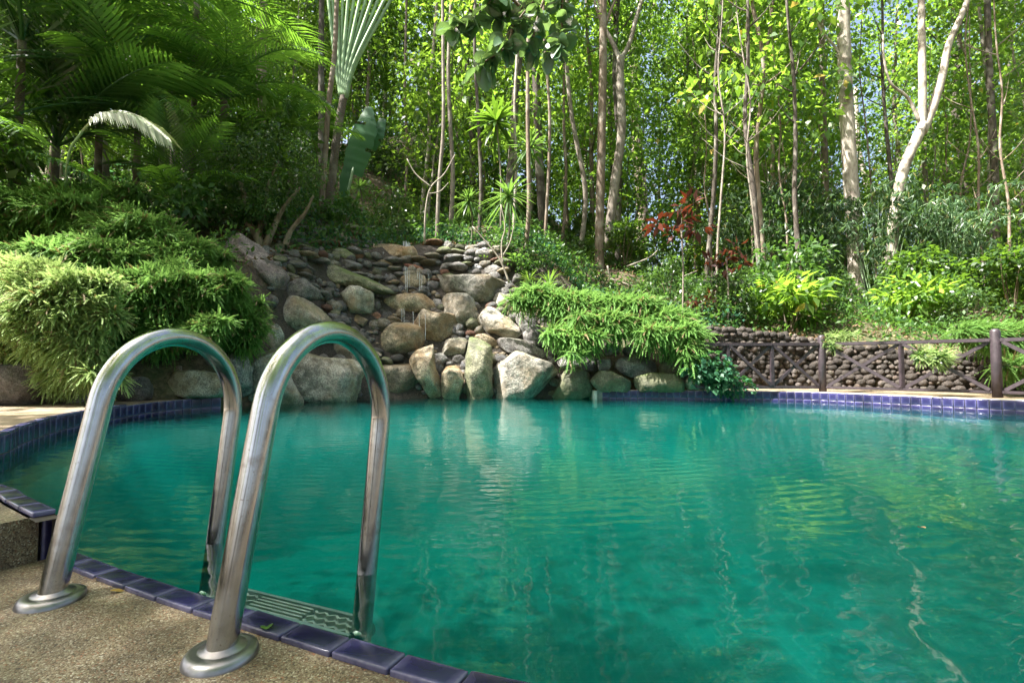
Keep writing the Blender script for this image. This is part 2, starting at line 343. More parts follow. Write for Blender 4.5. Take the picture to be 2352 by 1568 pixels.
class MB:
    """collects quads/tris (as quads with repeated index avoided by using tris list)"""
    def __init__(s): s.v = []; s.f = []; s.n = 0
    def add(s, V, F):
        V = np.asarray(V, float).reshape(-1, 3); s.v.append(V)
        s.f += [tuple(int(i) + s.n for i in f) for f in F]; s.n += len(V)
    def box(s, c, size, rz=0, ax=None):
        x, y, z = [t / 2 for t in size]
        P = np.array([(i, j, k) for i in (-x, x) for j in (-y, y) for k in (-z, z)], float)
        if ax is not None: P = P @ np.array(ax).T
        cs, sn = math.cos(rz), math.sin(rz); P = P @ np.array([[cs, sn, 0], [-sn, cs, 0], [0, 0, 1]])
        s.add(P + np.array(c), [(0, 1, 3, 2), (4, 6, 7, 5), (0, 4, 5, 1), (2, 3, 7, 6), (0, 2, 6, 4), (1, 5, 7, 3)])
    def tube(s, path, rad, seg=8, jit=0., cap=True, seed=0):
        path = [np.array(p, float) for p in path]; n = len(path)
        rad = [rad] * n if isinstance(rad, (int, float)) else rad
        rr = random.Random(seed); t0 = path[1] - path[0]; t0 /= np.linalg.norm(t0)
        a = np.cross(t0, [0.3, .9, .1]); a /= np.linalg.norm(a)
        V = []
        for i, p in enumerate(path):
            t = path[min(i + 1, n - 1)] - path[max(i - 1, 0)]; t /= (np.linalg.norm(t) + 1e-9)
            a = a - t * a.dot(t); a /= (np.linalg.norm(a) + 1e-9); b = np.cross(t, a)
            for k in range(seg):
                th = 2 * math.pi * k / seg; r = rad[i] * (1 + jit * rr.uniform(-1, 1))
                V.append(p + (a * math.cos(th) + b * math.sin(th)) * r)
        F = [(i * seg + k, i * seg + (k + 1) % seg, (i + 1) * seg + (k + 1) % seg, (i + 1) * seg + k) for i in range(n - 1) for k in range(seg)]
        if cap: F += [tuple(range(seg))[::-1], tuple((n - 1) * seg + k for k in range(seg))]
        s.add(V, F)
    def mesh(s, name, mat, smooth=False):
        me = bpy.data.meshes.new(name); me.from_pydata([tuple(p) for p in np.concatenate(s.v)], [], s.f)
        if smooth: me.polygons.foreach_set('use_smooth', [True] * len(me.polygons))
        me.materials.append(mat); me.update(); return me
def catmull(P, m=6):
    P = [np.array(p, float) for p in P]
    if len(P) < 3: return [P[0] + (P[-1] - P[0]) * t for t in np.linspace(0, 1, m + 1)]
    Q = [2 * P[0] - P[1]] + P + [2 * P[-1] - P[-2]]; out = []
    for i in range(1, len(Q) - 2):
        for k in range(m):
            t = k / m
            out.append(.5 * ((2 * Q[i]) + (-Q[i - 1] + Q[i + 1]) * t + (2 * Q[i - 1] - 5 * Q[i] + 4 * Q[i + 1] - Q[i + 2]) * t * t + (-Q[i - 1] + 3 * Q[i] - 3 * Q[i + 1] + Q[i + 2]) * t ** 3))
    out.append(P[-1]); return out
def unit(A): return A / (np.linalg.norm(A, axis=-1, keepdims=True) + 1e-9)
def leaves(P, D, U, L, Wd, fold=.18, wide=.42):
    """one folded diamond leaf per row -> V, quads"""
    D = unit(D); U = unit(U - D * (U * D).sum(-1, keepdims=True)); B = np.cross(D, U)
    L = np.asarray(L)[:, None]; Wd = np.asarray(Wd)[:, None]
    a = P; m = P + D * L * wide
    l = m + B * Wd * .5 + U * Wd * fold; r = m - B * Wd * .5 + U * Wd * fold
    t = P + D * L - U * L * .10
    V = np.stack([a, l, t, r], 1).reshape(-1, 3)
    return V, np.arange(len(P) * 4, dtype=np.int32).reshape(-1, 4)
def rdir(n, up=0.): v = rng.normal(size=(n, 3)); v[:, 2] += up; return unit(v)

def clump_cloud(centres, rad, per, L, Wr=.5, down=.5):
    """leaf clumps round the given centres"""
    n = len(centres); C = np.repeat(centres, per, 0); Rr = np.repeat(rad, per)
    d = rdir(len(C)); P = C + d * (Rr * rng.uniform(.25, 1, len(C)) ** .6)[:, None] * np.array([1, 1, .62])
    D = d + rng.normal(size=d.shape) * .5; D[:, 2] -= down
    U = rng.normal(size=d.shape) * .55 + np.array([0, 0, 1.])
    Ls = L * rng.uniform(.6, 1.25, len(C))
    return leaves(P, D, U, Ls, Ls * Wr)

# ------------------------------------------------------------------ ground
gx = np.concatenate([np.linspace(-60, -10, 26)[:-1], np.arange(-10, 10, .16), np.linspace(10, 60, 26)])
gy = np.concatenate([np.arange(2.5, 14, .14), np.arange(14, 60, 1.2)])
XX, YY = np.meshgrid(gx, gy); ZZ = terr(XX, YY)
nx, ny = len(gx), len(gy)
idx = np.arange(nx * ny).reshape(ny, nx)
Fq = np.stack([idx[:-1, :-1], idx[:-1, 1:], idx[1:, 1:], idx[1:, :-1]], -1).reshape(-1, 4)
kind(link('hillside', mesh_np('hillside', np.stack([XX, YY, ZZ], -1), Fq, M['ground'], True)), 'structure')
b = MB(); b.add([(-900, -900, -2.5), (900, -900, -2.5), (900, 900, -2.5), (-900, 900, -2.5)], [(0, 1, 2, 3)])
kind(link('ground', b.mesh('ground', M['ground'])), 'structure')

# ------------------------------------------------------------------ pool outline (counter-clockwise from the step corner)
HCOP = .13; HD = .02
near_px = [(165, 1290), (230, 1317), (300, 1342), (380, 1370), (450, 1394), (540, 1422), (620, 1446), (700, 1470), (760, 1488), (840, 1513), (960, 1549), (1080, 1583)]
near = [G(u, v, 0)[:2] for u, v in near_px]
near += [np.array(p) for p in [(.25, .735), (.8, .64), (1.6, .62), (2.5, .8), (3.4, 1.2), (4.2, 1.9), (4.9, 2.9), (5.3, 4.0)]]
right_px = [(2352, 920), (2232, 915.5), (2062, 908), (1892, 901), (1800, 899), (1650, 897.5), (1500, 896.5), (1372, 896)]
right = [G(u, v, HCOP)[:2] for u, v in right_px]
back = [np.array(p) for p in [(1.2, 8.3), (-2.0, 8.3), (-3.6, 7.2)]]
left_px = [(508, 913), (450, 915.5), (400, 919), (350, 923.5), (300, 930), (250, 937), (200, 945), (150, 954), (100, 966), (50, 981), (0, 1000)]
left = [G(u, v, HCOP)[:2] for u, v in left_px]
lob = [np.array(p) for p in [(-2.72, 2.45), (-2.45, 2.08), (-2.05, 1.80)]]
step_px = [(0, 1121), (60, 1150), (118, 1178)]
stepc = [G(u, v, HCOP)[:2] for u, v in step_px]
def dense(P, m=6): return [np.array(p[:2]) for p in catmull([np.append(q, 0) for q in P], m)]
near_s = dense(near, 5); right_s = dense(right, 6); left_s = dense(left + lob + stepc, 5)
outline = near_s + right_s + back + left_s
def poly_mesh(name, poly, z, mat, z2=None):
    bm = bmesh.new(); vs = [bm.verts.new((p[0], p[1], z)) for p in poly]; f = bm.faces.new(vs)
    if f.normal.z < 0: f.normal_flip()
    if z2 is not None:
        r = bmesh.ops.extrude_face_region(bm, geom=[f]); 
        for e in r['geom']:
            if isinstance(e, bmesh.types.BMVert): e.co.z = z2
    bmesh.ops.triangulate(bm, faces=[f for f in bm.faces if len(f.verts) > 4])
    bmesh.ops.recalc_face_normals(bm, faces=bm.faces)
    me = bpy.data.meshes.new(name); bm.to_mesh(me); bm.free(); me.materials.append(mat); return me
def offset(poly, d):
    out = []; n = len(poly)
    for i, p in enumerate(poly):
        t = poly[(i + 1) % n] - poly[i - 1]; t = t / (np.linalg.norm(t) + 1e-9); out.append(p + np.array([t[1], -t[0]]) * d)
    return out
kind(link('water', poly_mesh('water', offset(outline, .006), 0.0, M['water'], -1.45)), 'structure')
kind(link('pool_floor', poly_mesh('pool_floor', offset(outline, .02), -1.35, M['poolfloor'])), 'structure')
# inner shell below the water line
def strip(P, z0, z1, closed=False):
    V = []; 
    for p in P: V += [(p[0], p[1], z0), (p[0], p[1], z1)]
    n = len(P); F = [(2 * i, 2 * ((i + 1) % n), 2 * ((i + 1) % n) + 1, 2 * i + 1) for i in range(n if closed else n - 1)]
    return V, F
b = MB(); b.add(*strip(outline, -1.4, -.09, True)); kind(link('pool_wall', b.mesh('pool_wall', M['poolfloor'])), 'structure')

# tiled rims
tile_me = None
def tile_mesh(w, h, t, bev=.004, mat='tile'):
    bm = bmesh.new(); bmesh.ops.create_cube(bm, size=1)
    for v in bm.verts: v.co = (v.co.x * w, v.co.y * t, v.co.z * h)
    bmesh.ops.bevel(bm, geom=list(bm.edges), offset=bev, segments=2, affect='EDGES', profile=.6)
    me = bpy.data.meshes.new('tile'); bm.to_mesh(me); bm.free(); me.materials.append(M[mat]); 
    me.polygons.foreach_set('use_smooth', [True] * len(me.polygons)); return me
wall_tile = tile_mesh(.0945, .0955, .012)
def resample(P, step):
    P = [np.array(p) for p in P]; out = []; acc = 0; L = [0]
    for a, c in zip(P, P[1:]): L.append(L[-1] + np.linalg.norm(c - a))
    n = int(L[-1] / step); res = []
    for k in range(n + 1):
        s = k * step; i = min(np.searchsorted(L, s, 'right') - 1, len(P) - 2)
        t = (s - L[i]) / (L[i + 1] - L[i] + 1e-9); res.append(P[i] + (P[i + 1] - P[i]) * t)
    return res
def tiled_rim(name, label, P, ztop, rows, cap=None):
    b = MB(); b.add(*strip(offset_line(P, .012), -.22, ztop - .001)); root = link(name, b.mesh(name, M['grout'])); kind(root, 'structure'); root['label'] = label
    Q = resample(P, .1)
    for i in range(len(Q) - 1):
        c = (Q[i] + Q[i + 1]) / 2; a = math.atan2(*(Q[i + 1] - Q[i])[::-1])
        for r in range(rows):
            o = link('tile', wall_tile, root, (c[0], c[1], ztop - .05 - r * .1), (R.uniform(-.012, .012), 0, a + R.uniform(-.01, .01)))
    return root
def offset_line(P, d):
    out = []; n = len(P)
    for i, p in enumerate(P):
        t = P[min(i + 1, n - 1)] - P[max(i - 1, 0)]; t = t / (np.linalg.norm(t) + 1e-9); out.append(p + np.array([t[1], -t[0]]) * d)
    return out
rim_r = tiled_rim('right_pool_rim', 'rim of purple blue tiles below the fence', [np.array((5.3, 4.0))] + right_s, HCOP, 2)
rim_l = tiled_rim('left_pool_rim', 'curved rim of purple blue tiles on the left', left_s, HCOP, 2)
# end face of the right rim where it stops at the rocks
e0 = right_s[-1]
end = MB(); end.box((e0[0] - .03, e0[1] + .14, .0), (.05, .30, .25)); kind(link('pool_rim_end', end.mesh('pool_rim_end', M['cement'])), 'structure')
# near rim: bullnose tiles lying flat at the edge of the low deck
def cap_tiles(name, P, z, wid, ln=.119, skip=0):
    Q = resample(P, ln); root = thing_struct(name, P, z)
    me = tile_mesh(ln * .97, .013, wid, .0035, 'cap')
    for i in range(len(Q) - 1):
        c = (Q[i] + Q[i + 1]) / 2; t = Q[i + 1] - Q[i]; a = math.atan2(t[1], t[0]); t = t / np.linalg.norm(t); nrm = np.array([t[1], -t[0]])
        c = c + nrm * wid * .5
        link('tile', me, root, (c[0], c[1], z + R.uniform(-.001, .001)), (R.uniform(-.01, .01), R.uniform(-.01, .01), a + R.uniform(-.012, .012)))
    return root
def thing_struct(name, P, z):
    b = MB(); Q = offset_line(P, .004); b.add(*strip(Q, -.25, z - .004)); Q2 = offset_line(P, .05)
    V = [(p[0], p[1], z - .006) for p in Q] + [(p[0], p[1], z - .006) for p in Q2]; n = len(Q)
    b.add(V, [(i, i + 1, n + i + 1, n + i) for i in range(n - 1)])
    return kind(link(name, b.mesh(name, M['core'])), 'structure')
cap_tiles('near_pool_rim', near_s, .024, .05)
# the low rim's wall tiles under the waterline edge
lo = left_s[-18:]
ext = left_s[-60:] + [left_s[-1] + (left_s[-1] - left_s[-2]) / np.linalg.norm(left_s[-1] - left_s[-2]) * .07]
cap_tiles('left_coping_rim', offset_line(ext, -.004), HCOP + .006, .045)

# decks
corner = G(105, 1283, HD)[:2]; corner0 = G(0, 1311, HD)[:2]; sdir = (corner0 - corner) / np.linalg.norm(corner0 - corner)
sfar = corner + sdir * .35
low = offset_line(near_s, .047) + [np.array((5.6, 4.0)), np.array((12, 4.0)), np.array((12, -9)), np.array((-3.2, -9)), np.array((-2.4, -.6)), sfar, corner]
kind(link('low_deck', poly_mesh('low_deck', low, HD, M['deck'], -.2)), 'structure')
rl = offset_line(left_s, .034)
up = rl + [corner + np.array((-.012, -.01)), sfar - np.array((.012, 0)), np.array((-2.4, -.6)), np.array((-3.2, -9)), np.array((-14, -9)), np.array((-14, 5.0)), np.array((-5.0, 5.3)), np.array((-3.95, 5.75)), np.array((-3.6, 6.4))]
kind(link('raised_deck', poly_mesh('raised_deck', up, HCOP, M['deck'], -.2)), 'structure')
ro = [np.array((5.3, 4.0))] + right_s
rr_ = offset_line(ro, .012); ro2 = offset_line(ro, .07)
kind(link('right_coping', poly_mesh('right_coping', rr_ + ro2[::-1], HCOP + .004, M['cement'], -.1)), 'structure')
pv = offset_line(ro, .072); 
kind(link('right_path', poly_mesh('right_path', pv + [np.array((1.0, 7.9)), np.array((2.8, 8.1)), np.array((4.7, 8.2)), np.array((6.9, 6.8)), np.array((9, 5.5)), np.array((14, 5.2)), np.array((14, 4.02))], HCOP, M['deck'], -.2)), 'structure')
# tile at the end of the raised block (dark blue face beside the low deck)
ct = tile_mesh(.06, .105, .014)
o = link('corner_tile', ct, rim_l, (*(stepc[-1] + np.array((.004, .012))), .068), (0, 0, math.radians(70)))

# ------------------------------------------------------------------ rocks
def ico(sub):
    bm = bmesh.new(); bmesh.ops.create_icosphere(bm, subdivisions=sub, radius=1)
    V = np.array([v.co for v in bm.verts]); F = np.array([[v.index for v in f.verts] for f in bm.faces]); bm.free(); return V, F
ICO = {k: ico(k) for k in (1, 2, 3, 4)}
def rock_shape(V, seed, cuts=6, amp=.10, lo=.70):
    r = random.Random(seed); P = V.copy()
    for _ in range(cuts):
        n = np.array([r.gauss(0, 1), r.gauss(0, 1) - .3, r.gauss(0, 1)]); n /= np.linalg.norm(n)
        d = r.uniform(lo, .92); k = P @ n - d; P = P - np.where(k > 0, k, 0)[:, None] * n * .93
    off = Vector((seed * 7.3 % 91, seed * 3.1 % 47, seed * 1.7 % 31))
    for i, p in enumerate(P):
        q = Vector(p); a = noise.noise(q * 1.3 + off) * amp + noise.noise(q * 3.4 + off) * amp * .4 + noise.noise(q * 8 + off) * amp * .22
        P[i] = p * (1 + a)
    return P
def traced_rock(poly, depth=None, mat='rock', parent=None, thick=.75, seed=1, name='boulder', soft=.72, label=None):
    poly = np.array(poly, float); c = (poly.min(0) + poly.max(0)) / 2 * .4 + poly.mean(0) * .6
    sz = poly.max(0) - poly.min(0)
    fixed = depth is not None
    if depth is None: depth = T(c[0], c[1])[1]
    C = at(c[0], c[1], depth); s = depth / FPX
    V, F = ICO[4 if sz.max() > 55 else 3]
    P = rock_shape(V, seed, 9, .12, lo=.62)
    th = np.arctan2(P[:, 2], P[:, 0]); r = np.sqrt(P[:, 0] ** 2 + P[:, 2] ** 2)
    # outline radius by angle
    q = poly - c; q[:, 1] *= -1; ang = np.arctan2(q[:, 1], q[:, 0])
    E = np.stack([q, np.roll(q, -1, 0)], 1); tt = np.linspace(-math.pi, math.pi, 181); rad = []
    for t in tt:
        d = np.array([math.cos(t), math.sin(t)]); best = 0
        for a, bb in E:
            e = bb - a; den = d[0] * e[1] - d[1] * e[0]
            if abs(den) < 1e-9: continue
            k = (a[0] * e[1] - a[1] * e[0]) / den; w = (a[0] * d[1] - a[1] * d[0]) / den
            if k > 0 and -1e-6 <= w <= 1 + 1e-6: best = max(best, k)
        rad.append(best)
    rad = np.array(rad); rad = np.convolve(np.concatenate([rad[-3:-1], rad, rad[1:3]]), np.ones(5) / 5, 'valid') * 1.30
    Rr = np.interp(th, tt, rad) * s
    rn = np.minimum(r, 1.12); rr = np.sign(rn) * np.abs(rn) ** soft
    D = thick * .5 * sz.min() * s * 1.15
    Y = np.sign(P[:, 1]) * np.abs(P[:, 1]) ** .85 * D
    W3 = np.stack([np.cos(th) * rr * Rr, Y, np.sin(th) * rr * Rr], 1)
    rk = random.Random(seed * 31 + 7)
    for _ in range(9):
        nn = np.array([rk.gauss(0, .9), -abs(rk.gauss(0, 1)), rk.gauss(.15, .8)]); nn /= np.linalg.norm(nn)
        sup = (W3 @ nn); dd = sup.max() * rk.uniform(.62, .88); kk = sup - dd; W3 = W3 - np.where(kk > 0, kk, 0)[:, None] * nn * .95
    for i_, p_ in enumerate(W3):
        q_ = Vector(p_) * (1.6 / max(Rr.max(), .05)) + Vector((seed, 0, 0)); e_ = noise.noise(q_ * 2.2) * .05 + noise.noise(q_ * 6) * .022 + noise.noise(q_ * 14) * .010; W3[i_] = p_ * (1 + e_)
    o = link(name, mesh_np(name, W3, F, M[mat], False), parent, C + np.array((0, D * (.45 if fixed else -.15), 0)))
    if label: o['label'] = label
    return o
def c1(p): return [(457.3 + x * .38196, 490 + y * .38196) for x, y in p]
def c6(p): return [(1127 + x * .2604, 571.7 + y * .2604) for x, y in p]
def c5(p): return [(x * .36466, 392 + y * .36466) for x, y in p]
fall = thing('rock_waterfall', 'tall rock waterfall of stacked boulders and flat stones at the far end of the pool', 'waterfall', (-1, 8.2, 0))
fall.location = (0, 0, 0)
ROCKS = [
 (c1([(500,1020),(520,900),(600,860),(760,890),(890,905),(912,940),(890,1060),(860,1125),(600,1145),(550,1100)]), 6.95, 'rock'),
 (c1([(905,960),(930,900),(1100,890),(1220,910),(1310,1000),(1318,1060),(1290,1100),(1200,1125),(1120,1120),(1000,1090),(915,1060)]), 7.65, 'rock_brown'),
 (c1([(1265,900),(1300,850),(1350,790),(1385,800),(1415,900),(1428,1050),(1420,1118),(1385,1120),(1340,1020),(1290,950)]), 7.6, 'rock_brown'),
 (c1([(1445,960),(1470,920),(1520,910),(1570,950),(1588,1010),(1580,1080),(1550,1118),(1470,1116),(1450,1060)]), 7.6, 'rock_brown'),
 (c1([(1620,880),(1640,770),(1690,752),(1740,770),(1755,900),(1755,1000),(1785,1080),(1780,1118),(1620,1116),(1618,1000)]), 7.65, 'rock_mossy'),
 (c1([(1770,960),(1800,890),(1880,850),(1960,845),(2050,890),(2120,940),(2145,1000),(2140,1070),(2100,1108),(1820,1112),(1780,1050)]), 7.55, 'rock'),
 (c6([(540,1070),(620,1060),(780,1080),(890,1130),(915,1180),(905,1275),(870,1300),(640,1308),(580,1298),(600,1180)]), 7.5, 'rock_mossy'),
 (c6([(80,830),(150,805),(300,830),(450,880),(540,930),(520,1000),(480,1020),(350,950),(230,930),(90,880)]), None, 'rock_dark'),
 (c6([(220,590),(300,580),(400,680),(500,770),(540,850),(500,890),(440,895),(340,850),(300,740),(230,650)]), None, 'rock_dark'),
 (c6([(30,450),(90,410),(200,410),(280,450),(300,520),(200,580),(120,560),(50,520)]), None, 'rock'),
 (c1([(1075,850),(1080,760),(1130,680),(1180,645),(1260,660),(1310,710),(1332,770),(1310,830),(1240,860),(1130,880)]), None, 'rock_brown'),
 (c1([(1235,615),(1300,600),(1490,605),(1530,630),(1540,720),(1500,770),(1450,800),(1340,770),(1300,700),(1245,660)]), None, 'rock_brown'),
 (c1([(1085,560),(1120,510),(1200,490),(1360,488),(1400,510),(1400,560),(1340,600),(1150,600),(1095,585)]), None, 'rock_brown'),
 (c1([(1465,600),(1480,520),(1560,490),(1620,510),(1655,580),(1640,660),(1590,695),(1545,680),(1535,620)]), None, 'rock'),
 (c1([(1650,620),(1700,570),(1760,580),(1880,640),(1930,720),(1935,780),(1870,770),(1760,720),(1650,650)]), None, 'rock'),
 (c1([(1410,470),(1480,390),(1560,360),(1690,360),(1790,400),(1845,460),(1800,510),(1750,560),(1650,540),(1600,490),(1500,510),(1450,500)]), None, 'rock'),
 (c1([(830,470),(880,450),(980,450),(1040,500),(1045,550),(1010,610),(980,645),(920,600),(900,550),(850,520)]), None, 'rock'),
 (c1([(445,630),(470,560),(530,530),(640,525),(740,560),(800,620),(830,660),(700,690),(560,735),(500,720),(460,680)]), None, 'rock'),
 (c1([(450,520),(470,450),(530,410),(620,415),(690,460),(720,520),(650,530),(530,530),(480,550)]), None, 'rock_dark'),
 (c1([(660,850),(700,800),(850,790),(920,830),(1040,800),(1060,830),(1000,880),(800,885)]), None, 'rock'),
 (c1([(385,780),(420,690),(470,685),(500,730),(490,800),(440,835),(400,830)]), None, 'rock'),
 (c1([(675,300),(720,290),(860,340),(960,380),(1150,430),(1160,460),(1110,490),(1040,490),(980,450),(860,440),(760,420),(700,370)]), None, 'rock_mossy'),
 (c1([(1180,420),(1200,380),(1280,370),(1340,385),(1345,420),(1300,450),(1230,460)]), None, 'rock_brown'),
 (c1([(1015,210),(1060,190),(1380,210),(1440,230),(1400,260),(1340,270),(1160,265),(1040,250)]), None, 'rock_brown'),
 (c1([(30,110),(100,88),(190,110),(290,180),(350,240),(430,310),(485,390),(440,435),(330,400),(250,330),(180,250),(90,180)]), 7.15, 'rock_pink'),
 (c1([(330,200),(400,195),(460,240),(460,290),(400,275),(340,240)]), None, 'rock_dark'),
 (c1([(1650,220),(1740,215),(1795,260),(1785,300),(1720,300),(1650,260)]), None, 'rock_dark'),
 (c1([(1710,320),(1790,310),(1830,350),(1800,390),(1720,370)]), None, 'rock_dark'),
 (c1([(760,110),(850,105),(915,150),(900,175),(820,165),(770,150)]), None, 'rock'),
 (c1([(1130,155),(1180,140),(1260,150),(1290,190),(1200,200),(1130,180)]), None, 'rock_wet'),
 (c1([(1255,150),(1310,130),(1340,160),(1330,195),(1270,190)]), None, 'rock_mossy'),
 (c1([(1420,160),(1450,145),(1480,180),(1460,215),(1420,210)]), None, 'rock_mossy'),
 (c1([(1015,130),(1060,120),(1140,150),(1130,170),(1020,160)]), None, 'rock_red'),
 (c1([(935,110),(980,80),(1025,95),(1020,130),(950,140)]), None, 'rock_mossy'),
 (c1([(770,220),(860,215),(950,250),(950,280),(880,275),(790,245)]), None, 'rock_mossy'),
 (c1([(695,265),(740,255),(800,290),(800,310),(740,300)]), None, 'rock'),
 (c1([(810,285),(880,275),(980,310),(985,330),(900,335),(815,320)]), None, 'rock_wet'),
 (c1([(1000,325),(1060,320),(1145,335),(1140,355),(1060,355)]), None, 'rock_wet'),
 (c1([(985,285),(1080,280),(1180,295),(1190,315),(1090,312)]), None, 'rock_brown'),
 (c1([(1180,293),(1290,310),(1395,348),(1380,362),(1280,338)]), None, 'rock_red'),
 (c1([(1390,345),(1470,330),(1510,350),(1460,362)]), None, 'rock_wet'),
 (c1([(1040,605),(1075,590),(1100,620),(1060,640),(1030,630)]), None, 'rock_red'),
 (c1([(1450,830),(1500,770),(1580,745),(1620,780),(1600,850),(1500,880)]), None, 'rock'),
 (c1([(1660,740),(1760,730),(1800,780),(1780,810),(1690,790)]), None, 'rock_brown'),
 (c1([(1410,850),(1480,840),(1495,880),(1460,915),(1420,900)]), None, 'rock_dark'),
 (c1([(1500,860),(1580,850),(1620,870),(1600,905),(1520,900)]), None, 'rock_dark'),
 (c1([(920,600),(1010,640),(1000,680),(900,640)]), None, 'rock_brown'),
 (c1([(1030,560),(1080,530),(1090,570),(1050,600)]), None, 'rock_dark'),
 (c1([(1190,560),(1240,600),(1230,640),(1180,620)]), None, 'rock_brown'),
 (c1([(1400,520),(1450,520),(1470,560),(1430,580),(1400,560)]), None, 'rock_dark'),
 (c1([(1940,620),(2010,680),(2080,760),(2110,800),(2060,820),(1970,790),(1950,700)]), None, 'rock_dark'),
]
for i, (p, d, m) in enumerate(ROCKS):
    traced_rock(p, d, m, fall, seed=i + 3, thick=.95 if i < 7 else .8)
edging_r = thing('boulder_edging', 'row of mossy boulders under the trailing shrub right of the waterfall', 'boulder edging')
for i, (p, d, m) in enumerate([
 (c6([(890,1120),(930,1080),(1020,1075),(1130,1100),(1210,1150),(1235,1220),(1200,1243),(930,1243)]), 7.3, 'rock_mossy'),
 (c6([(1240,1190),(1300,1140),(1420,1110),(1600,1115),(1690,1150),(1735,1210),(1700,1243),(1270,1243)]), 7.3, 'rock_mossy'),
 (c6([(1070,1040),(1150,960),(1300,950),(1430,960),(1495,1020),(1480,1090),(1400,1115),(1250,1110)]), 7.5, 'rock_dark'),
 (c6([(1495,1050),(1530,970),(1620,990),(1690,1040),(1705,1080),(1600,1110),(1500,1095)]), 7.5, 'rock_mossy'),
 (c6([(610,980),(700,950),(840,950),(940,960),(955,1010),(930,1060),(800,1080),(640,1030)]), 7.75, 'rock_dark'),
 (c6([(950,970),(1040,960),(1070,1010),(1050,1060),(960,1060)]), 7.6, 'rock_dark'),
 (c6([(1010,850),(1100,820),(1160,880),(1150,930),(1020,930)]), 7.8, 'rock_dark'),
 (c6([(1170,890),(1250,850),(1400,880),(1410,950),(1200,950)]), 7.8, 'rock_dark'),
 (c6([(1740,1170),(1800,1110),(1850,1150),(1850,1240),(1750,1240)]), 7.3, 'rock_brown'),
 (c6([(1690,1120),(1730,1060),(1790,1080),(1800,1130),(1740,1160)]), 7.5, 'rock_dark')]):
    traced_rock(p, d, m, edging_r, seed=i + 90, thick=.9)
edging_l = thing('boulder_edging', 'low line of dark boulders along the left deck under the feathery bushes', 'boulder edging')
for i, (p, d, m) in enumerate([
 (c5([(-160,1200),(0,1170),(120,1170),(260,1230),(330,1330),(335,1430),(240,1475),(0,1500),(-160,1500)]), 4.75, 'rock_dark'),
 (c5([(325,1340),(430,1310),(500,1360),(490,1455),(350,1455)]), 5.0, 'rock_dark'),
 (c5([(630,1350),(720,1320),(870,1310),(910,1360),(890,1435),(650,1450)]), 5.25, 'rock_dark'),
 (c5([(480,1370),(560,1330),(640,1350),(640,1450),(500,1455)]), 5.2, 'rock_dark'),
 (c5([(915,1370),(950,1290),(1060,1270),(1250,1280),(1380,1310),(1405,1370),(1380,1425),(1000,1425)]), 5.6, 'rock'),
 (c5([(830,1170),(950,1130),(1060,1180),(1050,1215),(900,1230),(850,1215)]), 5.8, 'rock_dark'),
 (c5([(860,1270),(900,1240),(955,1270),(930,1320),(870,1310)]), 5.6, 'rock_brown'),
 (c5([(1080,1160),(1200,1110),(1340,1150),(1350,1230),(1260,1280),(1150,1270),(1090,1220)]), 5.95, 'rock_dark'),
 (c5([(1060,1240),(1120,1220),(1160,1260),(1150,1285),(1070,1275)]), 5.7, 'rock_brown'),
 (c5([(1380,1330),(1420,1200),(1480,1160),(1540,1250),(1540,1400),(1400,1420)]), 6.1, 'rock_dark'),
 (c5([(1480,1230),(1550,1160),(1680,1150),(1740,1300),(1860,1490),(1700,1490),(1520,1420)]), 6.35, 'rock'),
 (c5([(700,1230),(780,1190),(860,1230),(840,1300),(720,1320)]), 5.6, 'rock_dark')]):
    traced_rock(p, d, m, edging_l, seed=i + 130, thick=.95)
tag(traced_rock([(-40, 730), (0, 722), (22, 745), (26, 765), (10, 785), (-40, 800)], 4.7, 'terracotta', None, seed=77, name='boulder'), 'orange brown rock at the left edge of the photo below the bright bush', 'boulder')

# small stones of the upper mound and of the gaps
stone_me = []
for k in range(14):
    V, F = ICO[2]; P = rock_shape(V, 300 + k, 5, .14, .6)
    mm = ['rock_wet', 'rock', 'rock_dark', 'rock_mossy', 'rock_brown', 'rock_wet', 'rock_dark', 'rock_red', 'rock_mossy', 'rock', 'rock_wet', 'rock_brown', 'rock', 'rock_dark'][k]
    stone_me.append(mesh_np('stone', P, F, M[mm], True))
polys = [np.array(p) for p, _, _ in ROCKS]
def inside(u, v, P):
    x, y = P[:, 0], P[:, 1]; x2, y2 = np.roll(x, -1), np.roll(y, -1)
    c = ((y > v) != (y2 > v)) & (u < (x2 - x) * (v - y) / (y2 - y + 1e-12) + x); return c.sum() % 2 == 1
def mound_left(cy): return np.interp(cy, [55, 100, 200, 300, 400, 480], [640, 540, 440, 430, 480, 520])
def mound_right(cy): return np.interp(cy, [55, 110, 170, 200, 300, 400, 480], [760, 1150, 1560, 1760, 1830, 1830, 1450])
cand = []
cyy = 60
while cyy < 500:
    x = mound_left(cyy) + R.uniform(0, 30)
    while x < mound_right(cyy):
        w = R.choice([R.uniform(26, 60), R.uniform(50, 120)]); h = R.uniform(20, 44)
        u, v = c1([(x + w / 2, cyy + R.uniform(-8, 8))])[0]
        if not any(inside(u, v, P) for P in polys): cand.append((u, v, w * .382 * .56, h * .382 * .62, R.uniform(-.15, .15) + .15 * (x - 1000) / 1000))
        x += w * .92
    cyy += 25
for _ in range(1500):
    u, v = c1([(R.uniform(400, 2150), R.uniform(380, 1090))])[0]
    if v < 668 - (u - 640) * .0 and R.random() < .4: continue
    if not any(inside(u, v, P) for P in polys): s_ = R.choice([R.uniform(4.0, 10), R.uniform(7, 18)]); cand.append((u, v, s_, s_ * R.uniform(.45, .85), R.uniform(-.6, .6)))
cand.sort(key=lambda c: -c[2] * c[3])
rest = []
